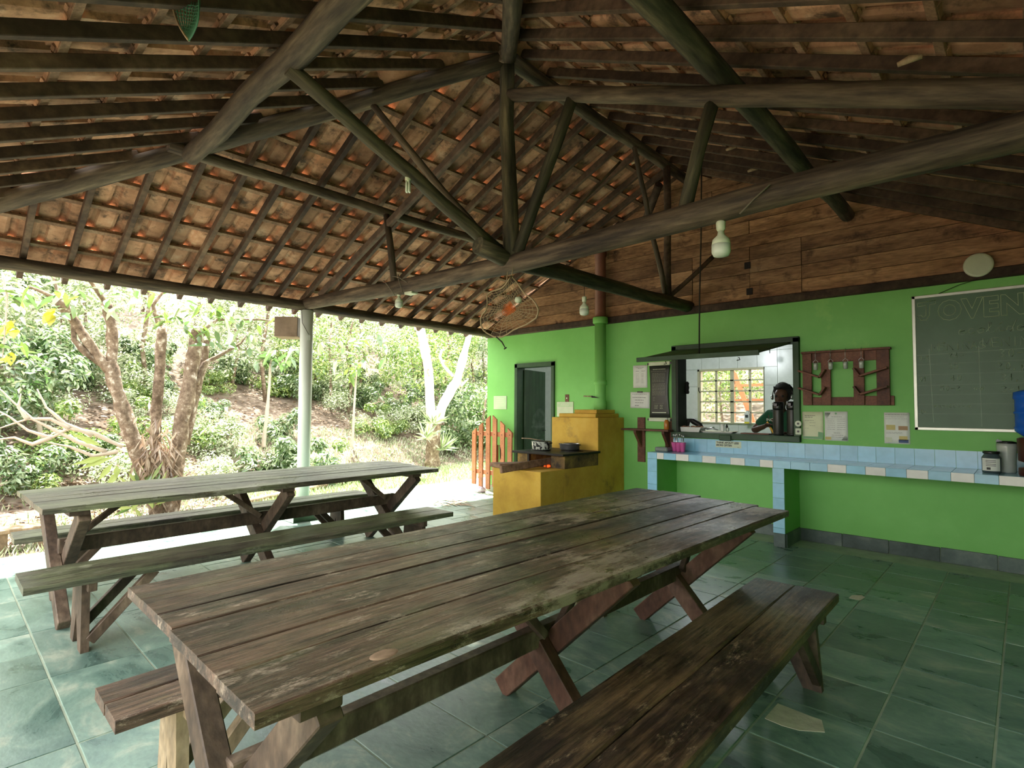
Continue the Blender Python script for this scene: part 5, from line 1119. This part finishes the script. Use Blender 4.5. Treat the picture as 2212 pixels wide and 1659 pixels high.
# dead leaves gathered in the fork
b = MB()
for i in range(420):
    p = tp(rnd.gauss(342, 20), rnd.gauss(990, 34), rnd.uniform(.05, .22))-MO; d = Vector((rnd.uniform(-.4, .4), rnd.uniform(-.8, .8), -1)).normalized(); leafcard(b.bm, p, d, Vector((1, rnd.uniform(-1, 1), .2)).normalized(), rnd.uniform(.12, .28), rnd.uniform(.015, .045))
b.build('dead_leaves', DRY, MT)['kind'] = 'stuff'
# broad leaves as single pieces
def leafmesh(nm, L_, W_, m_):
    bm = bmesh.new(); prof = [(0, .02), (.15, .55), (.35, 1), (.6, .85), (.85, .4), (1, .02)]; mid = []; le = []; ri = []
    for t, w_ in prof:
        z = -.12*L_*t*t; mid.append(bm.verts.new((0, t*L_, z))); le.append(bm.verts.new((-w_*W_/2, t*L_, z+.12*W_*w_))); ri.append(bm.verts.new((w_*W_/2, t*L_, z+.12*W_*w_)))
    for i in range(5): bm.faces.new((le[i], mid[i], mid[i+1], le[i+1])); bm.faces.new((mid[i], ri[i], ri[i+1], mid[i+1]))
    me = bpy.data.meshes.new(nm); bm.to_mesh(me); bm.free(); me.materials.append(m_); return me
LM = [leafmesh('leaf', .20, .07, LF1), leafmesh('leaf', .24, .085, LF3), leafmesh('leaf', .22, .08, LF2), leafmesh('leaf', .18, .10, leafmat('yellow_leaves', (.55, .50, .04), (.72, .68, .08), (.80, .75, .15)))]
def spray(par, org, c_, n, r_, ml=None, size=1):
    for i in range(n):
        v = rv(); p = c_+Vector((v.x*r_*.6, v.y*r_, v.z*r_*.6)); mt = Matrix.Translation(p-org) @ Matrix.Rotation(rnd.uniform(0, 6.28), 4, 'Z') @ Matrix.Rotation(rnd.uniform(-1.1, .1), 4, 'X') @ Matrix.Rotation(rnd.uniform(-.6, .6), 4, 'Y') @ Matrix.Scale(size*rnd.uniform(.7, 1.3), 4)
        link('leaf', LM[rnd.randrange(3) if ml is None else ml], par, mt)
for (x, y, n, r_) in ((90, 625, 16, .45), (210, 625, 18, .5), (330, 640, 20, .5), (400, 665, 26, .5), (480, 690, 26, .5), (560, 700, 24, .5), (440, 720, 16, .35), (610, 760, 10, .4), (150, 660, 5, .2), (520, 735, 12, .3), (720, 735, 22, .5), (800, 745, 18, .5), (760, 790, 10, .35), (850, 760, 8, .35)): spray(MT, MO, tp(x, y, .2), n, r_)
spray(MT, MO, tp(117, 672, .15), 4, .08, 3)
# left hanging branch with large leaves
HB2 = thing('leafy_branch', 'thin drooping branch with large green and yellow leaves at the left edge', 'branch', atX(10, 600, -8.1)); HO = HB2.location
trunk('twig', [atX(5, 590, -8.1), atX(15, 640, -8.1), atX(12, 700, -8.1), atX(5, 780, -8.1)], [.012, .011, .009, .005], HB2, HO, TWG, 6)
for (x, y, n, r_, ml) in ((15, 640, 6, .16, 0), (35, 632, 5, .12, 2), (25, 700, 6, .15, 3), (10, 740, 6, .16, 0), (20, 770, 5, .15, 3), (40, 755, 4, .14, 2)): spray(HB2, HO, atX(x, y, -8.1), n, r_, ml, .8)
# pale dead branches sweeping to the left
DB = thing('bare_branches', 'tangle of pale bare branches sweeping left from the speckled trunks', 'branch', tp(262, 960)); DO = DB.location
for pts_ in ([(265, 965), (200, 935), (150, 925), (110, 945), (60, 930), (20, 900), (-20, 880)], [(230, 975), (170, 955), (120, 930), (70, 905), (30, 870), (0, 840)], [(200, 940), (140, 915), (100, 880), (80, 840)], [(150, 925), (110, 905), (60, 905), (0, 925)], [(255, 975), (200, 985), (150, 965), (100, 955)], [(110, 945), (70, 960), (30, 945), (-10, 950)], [(60, 905), (40, 880), (45, 850)]):
    trunk('branch', [tp(x, y, .25-.0006*abs(260-x)) for x, y in pts_], [.028-.022*i/(len(pts_)-1) for i in range(len(pts_))], DB, DO, TWG, 6)
# strap leaved plants at the foot and flat green cactus stems
CS = thing('epiphyte_cactus', 'flat pale green leaf like cactus stems left of the tree foot', 'plant', tp(250, 1010)); CO = CS.location
for (a, c_) in (((232, 985), (152, 1005)), ((250, 985), (165, 1015)), ((245, 1000), (210, 1040)), ((252, 1005), (252, 1035)), ((222, 965), (150, 935)), ((262, 1010), (225, 1060)), ((300, 1075), (285, 1105)), ((320, 1070), (330, 1100))):
    p, q = tp(*a, .28)-CO, tp(*c_, .3)-CO; b = MB(); leafcard(b.bm, p, (q-p).normalized(), Vector((1, 0, .3)).normalized(), (q-p).length, .075, .05); b.build('flat_stem', LF1, CS)
b = MB()
for i in range(60):
    p = tp(rnd.uniform(285, 345), rnd.uniform(1040, 1100), rnd.uniform(.1, .3))-CO; d = Vector((0, rnd.uniform(-.6, .6), rnd.uniform(-.3, 1))).normalized(); leafcard(b.bm, p, d, Vector((1, rnd.uniform(-.5, .5), .2)).normalized(), rnd.uniform(.15, .32), .05)
b.build('strap_leaves', LF1, CS)['kind'] = 'stuff'
# forked pale tree on the lawn
FXP = -10.6
def fp(x, y, dx=0): return atX(x, y, FXP+dx)
FT = thing('forked_tree', 'whitish forked tree with bromeliads at its fork right of the column', 'tree', fp(933, 1022)); FO = FT.location; FO_ref[0] = FO
trunk('trunk', [fp(933, 1025), fp(934, 990), fp(936, 940), fp(940, 900)], [.17, .15, .14, .13], FT, FO, BRK)
trunk('trunk', [fp(932, 950), fp(930, 880), fp(926, 800), fp(915, 740), fp(905, 700), fp(895, 650)], [.11, .10, .095, .09, .085, .07], FT, FO, BRK2)
trunk('trunk', [fp(941, 915), fp(960, 870), fp(985, 825), fp(1000, 775), fp(1012, 730), fp(1030, 670)], [.11, .10, .095, .08, .07, .06], FT, FO, BRK2)
trunk('branch', [fp(978, 812), fp(958, 790), fp(950, 770), fp(955, 755)], [.035, .03, .028, .02], FT, FO, BRK2); trunk('branch', [fp(995, 835), fp(1012, 818)], [.03, .012], FT, FO, BRK2)
BM_ = thing('bromeliad', 'strap leaved plants perched on the fork of the whitish tree', 'plant', fp(925, 940)); BO = BM_.location
b = MB()
for i in range(90):
    c_ = fp(*(((918, 945), (955, 970), (935, 915))[i % 3]), .25)-BO; d = Vector((.2, rnd.uniform(-1, 1), rnd.uniform(-.1, 1.1))).normalized(); leafcard(b.bm, c_+rv()*.06, d, Vector((1, 0, .2)).normalized(), rnd.uniform(.25, .55), .045)
b.build('strap_leaves', LF3, BM_)['kind'] = 'stuff'
# slim saplings on the bank
for (pts_, ki, c_, lab) in ([[(570, 950), (576, 900), (582, 830), (585, 770)], 2, (590, 775), 'slim sapling with a round tuft of dark drooping leaves left of the column'], [[(757, 1000), (762, 940), (765, 880), (768, 835), (770, 800)], 0, (760, 800), 'thin pale sapling trunk standing on the leaf covered bank'], [[(485, 1010), (492, 950), (488, 880)], 1, (488, 860), 'thin grey sapling between the speckled trunks and the column'], [[(95, 1010), (92, 960), (80, 900)], 1, (80, 900), 'thin grey stem in the shade at the left edge']):
    X_ = -11.5; org = atX(*pts_[0], X_); org.z = min(org.z, hgt(X_, org.y)+.02); T = thing('sapling', lab, 'sapling', org)
    trunk('stem', [org]+[atX(x, y, X_) for x, y in pts_], [.045, .04, .035, .03, .022, .02][:len(pts_)+1], T, org, TWG, 8)
    if ki != 1: spray(T, org, atX(*c_, X_+.1), 34 if ki == 2 else 14, .42, ki, 1.25)
# leaf litter, grass
b = MB()
for i in range(15000):
    x = -rnd.triangular(7.0, 16, 9.5); y = -x*rnd.uniform(-.1, 1.0)
    if x > -8.2 and y > 3.1: continue
    if y > 3.4 and x > -12.5 and rnd.random() < .85: continue
    p = Vector((x, y, hgt(x, y)+.015)); a = rnd.uniform(0, 6.28); leafcard(b.bm, p, Vector((math.cos(a), math.sin(a), rnd.uniform(-.3, .4))).normalized(), (Vector((0, 0, 1))+rv()*.5).normalized(), rnd.uniform(.06, .15), rnd.uniform(.03, .06))
tag(b.build('leaf_litter', DRY), 'carpet of fallen dry leaves on the garden ground', 'leaf litter', kind='stuff')
b = MB()
for i in range(26000):
    x = rnd.uniform(-12.5, -8.15) if i % 4 else rnd.uniform(-10.5, -7.2); y = rnd.uniform(3.4, 13) if i % 4 else -x*rnd.uniform(-.1, .9)
    if x > -8.2 and y > 3.1: continue
    z = hgt(x, y); z = max(z, -.1 if (y > 3.5 and x > -12.5) else z); p = Vector((x, y, z)); leafcard(b.bm, p, Vector((rnd.uniform(-.6, .6), rnd.uniform(-.6, .6), 1)).normalized(), Vector((rnd.uniform(-1, 1), rnd.uniform(-1, 1), .2)).normalized(), rnd.uniform(.05, .13), .018)
tag(b.build('grass_blades', LF3), 'short pale grass and small weeds on the lawn', 'grass', kind='stuff')
# flowers, rustic rails, dry palm leaf on the path
FL = thing('flowering_plant', 'low plant with one magenta flower at the foot of the forked tree', 'plant', atZ(905, 1045, -.1)); 
link('foliage', SB[0], FL, Matrix.Translation((0, 0, .16)) @ Matrix.Scale(.32, 4)); b = MB(); b.lathe([(.005, 0), (.035, .02), (.045, .03), (.01, .03)], atZ(902, 1030, .02)-FL.location, n=8); b.build('flower', flat('magenta_petals', (.75, .06, .35)), FL)
RB = thing('rustic_bench', 'low sun bleached plank bench on the ground at the far left', 'bench', (-7.75, .55, -.12))
b = MB(); b.box(-.13, .13, -.9, .36, .20, .245, bev=.006); b.build('plank', WP, RB)
for y in (.0, .28): b = MB(); b.box(-.08, .08, y-.03, y+.03, 0, .20, bev=.004); b.build('leg', WP, RB)
b = MB(); p0, p1 = atZ(520, 1088, -.05), atZ(748, 1040, -.05); b.tube([p0, p0.lerp(p1, .5)+Vector((.03, 0, .02)), p1], [.05, .06, .05], n=10, jit=.2); tag(b.build('border_log', WP), 'pale log lying as a border on the ground behind the column', 'log')
b = MB()
for i in range(60):
    p = atZ(rnd.uniform(930, 1000), rnd.uniform(1078, 1090), .006 if i % 2 else .01); leafcard(b.bm, p, Vector((rnd.uniform(.2, 1), rnd.uniform(-.2, .4), 0)).normalized(), Vector((0, 0, 1)), rnd.uniform(.1, .3), .03)
tag(b.build('dry_palm_leaves', WP), 'flat bundle of dry palm leaves on the pale floor near the gate', 'palm leaves', kind='stuff')
# trees behind the kitchen window
for (x, y, ki, s_, z) in ((-6.6, 16, 0, 1.2, 2.6), (-8.2, 15, 2, 1.3, 2.4), (-5.2, 17.5, 1, 1.3, 3.0), (-9.5, 17.5, 4, 1.5, 3.4), (-4.2, 15.5, 0, 1.1, 2.4), (-7.4, 19, 3, 1.6, 4.2), (-11.5, 19, 1, 1.6, 3.4), (-3.0, 18, 2, 1.5, 3.2), (-6.2, 22, 4, 1.9, 5.0), (-9.8, 22, 0, 1.9, 5), (-2.4, 21, 1, 1.8, 4.6)):
    T = thing('background_tree', '%s tree seen through the kitchen window' % KL[ki], 'tree', (x, y, hgt(x, y)), rnd.uniform(0, 6), 'trees behind the kitchen'); link('crown', CR[ki], T, Matrix.Translation((0, 0, z-hgt(x, y))) @ Matrix.Scale(s_, 4)); link('trunk', TKM, T, Matrix.Translation((0, 0, z-hgt(x, y))) @ Matrix.Diagonal((1, 1, 1.2, 1)))
for (x, y) in ((-6.2, 13.6), (-7.2, 13.2), (-5.0, 13.8), (-8, 14.2)):
    T = thing('shrub', 'low shrub seen through the kitchen window', 'shrub', (x, y, hgt(x, y)), rnd.uniform(0, 6), 'shrubs behind the kitchen'); link('foliage', SB[rnd.randrange(3)], T, Matrix.Translation((0, 0, .3)) @ Matrix.Scale(.8, 4))
WLD = thing('wooden_frame', 'reddish timber frame outside the right side of the kitchen window', 'frame', (-4.6, 12.6, -.12))
b = MB(); b.bar((-.25, 0, 2.35), (.28, 0, .9), .10, .06); b.build('slanted_post', GTE, WLD)
for z in (1.02, 1.72, 2.06): b = MB(); b.bar((-.3, 0, z), (1.3, .1, z+.03), .06, .07, side=(0, 0, 1)); b.build('rail', GTE, WLD)
for x in (-.28, 1.3): b = MB(); b.bar((x, 0, 0), (x, 0, 2.4), .07, .07); b.build('post', GTE, WLD)

# tell look-alike plants apart by how near they stand
same = {}
for o in C.objects:
    if not o.parent and o.name.split('.')[0] in ('shrub', 'background_tree'): same.setdefault(o['label'], []).append(o)
for lab, os_ in same.items():
    if len(os_) > 1:
        os_.sort(key=lambda o: o.location.length)
        for o, w_ in zip(os_, ('nearest one', 'second nearest', 'third nearest', 'fourth nearest', 'fifth nearest', 'sixth nearest', 'seventh nearest')): o['label'] = lab + ', ' + w_
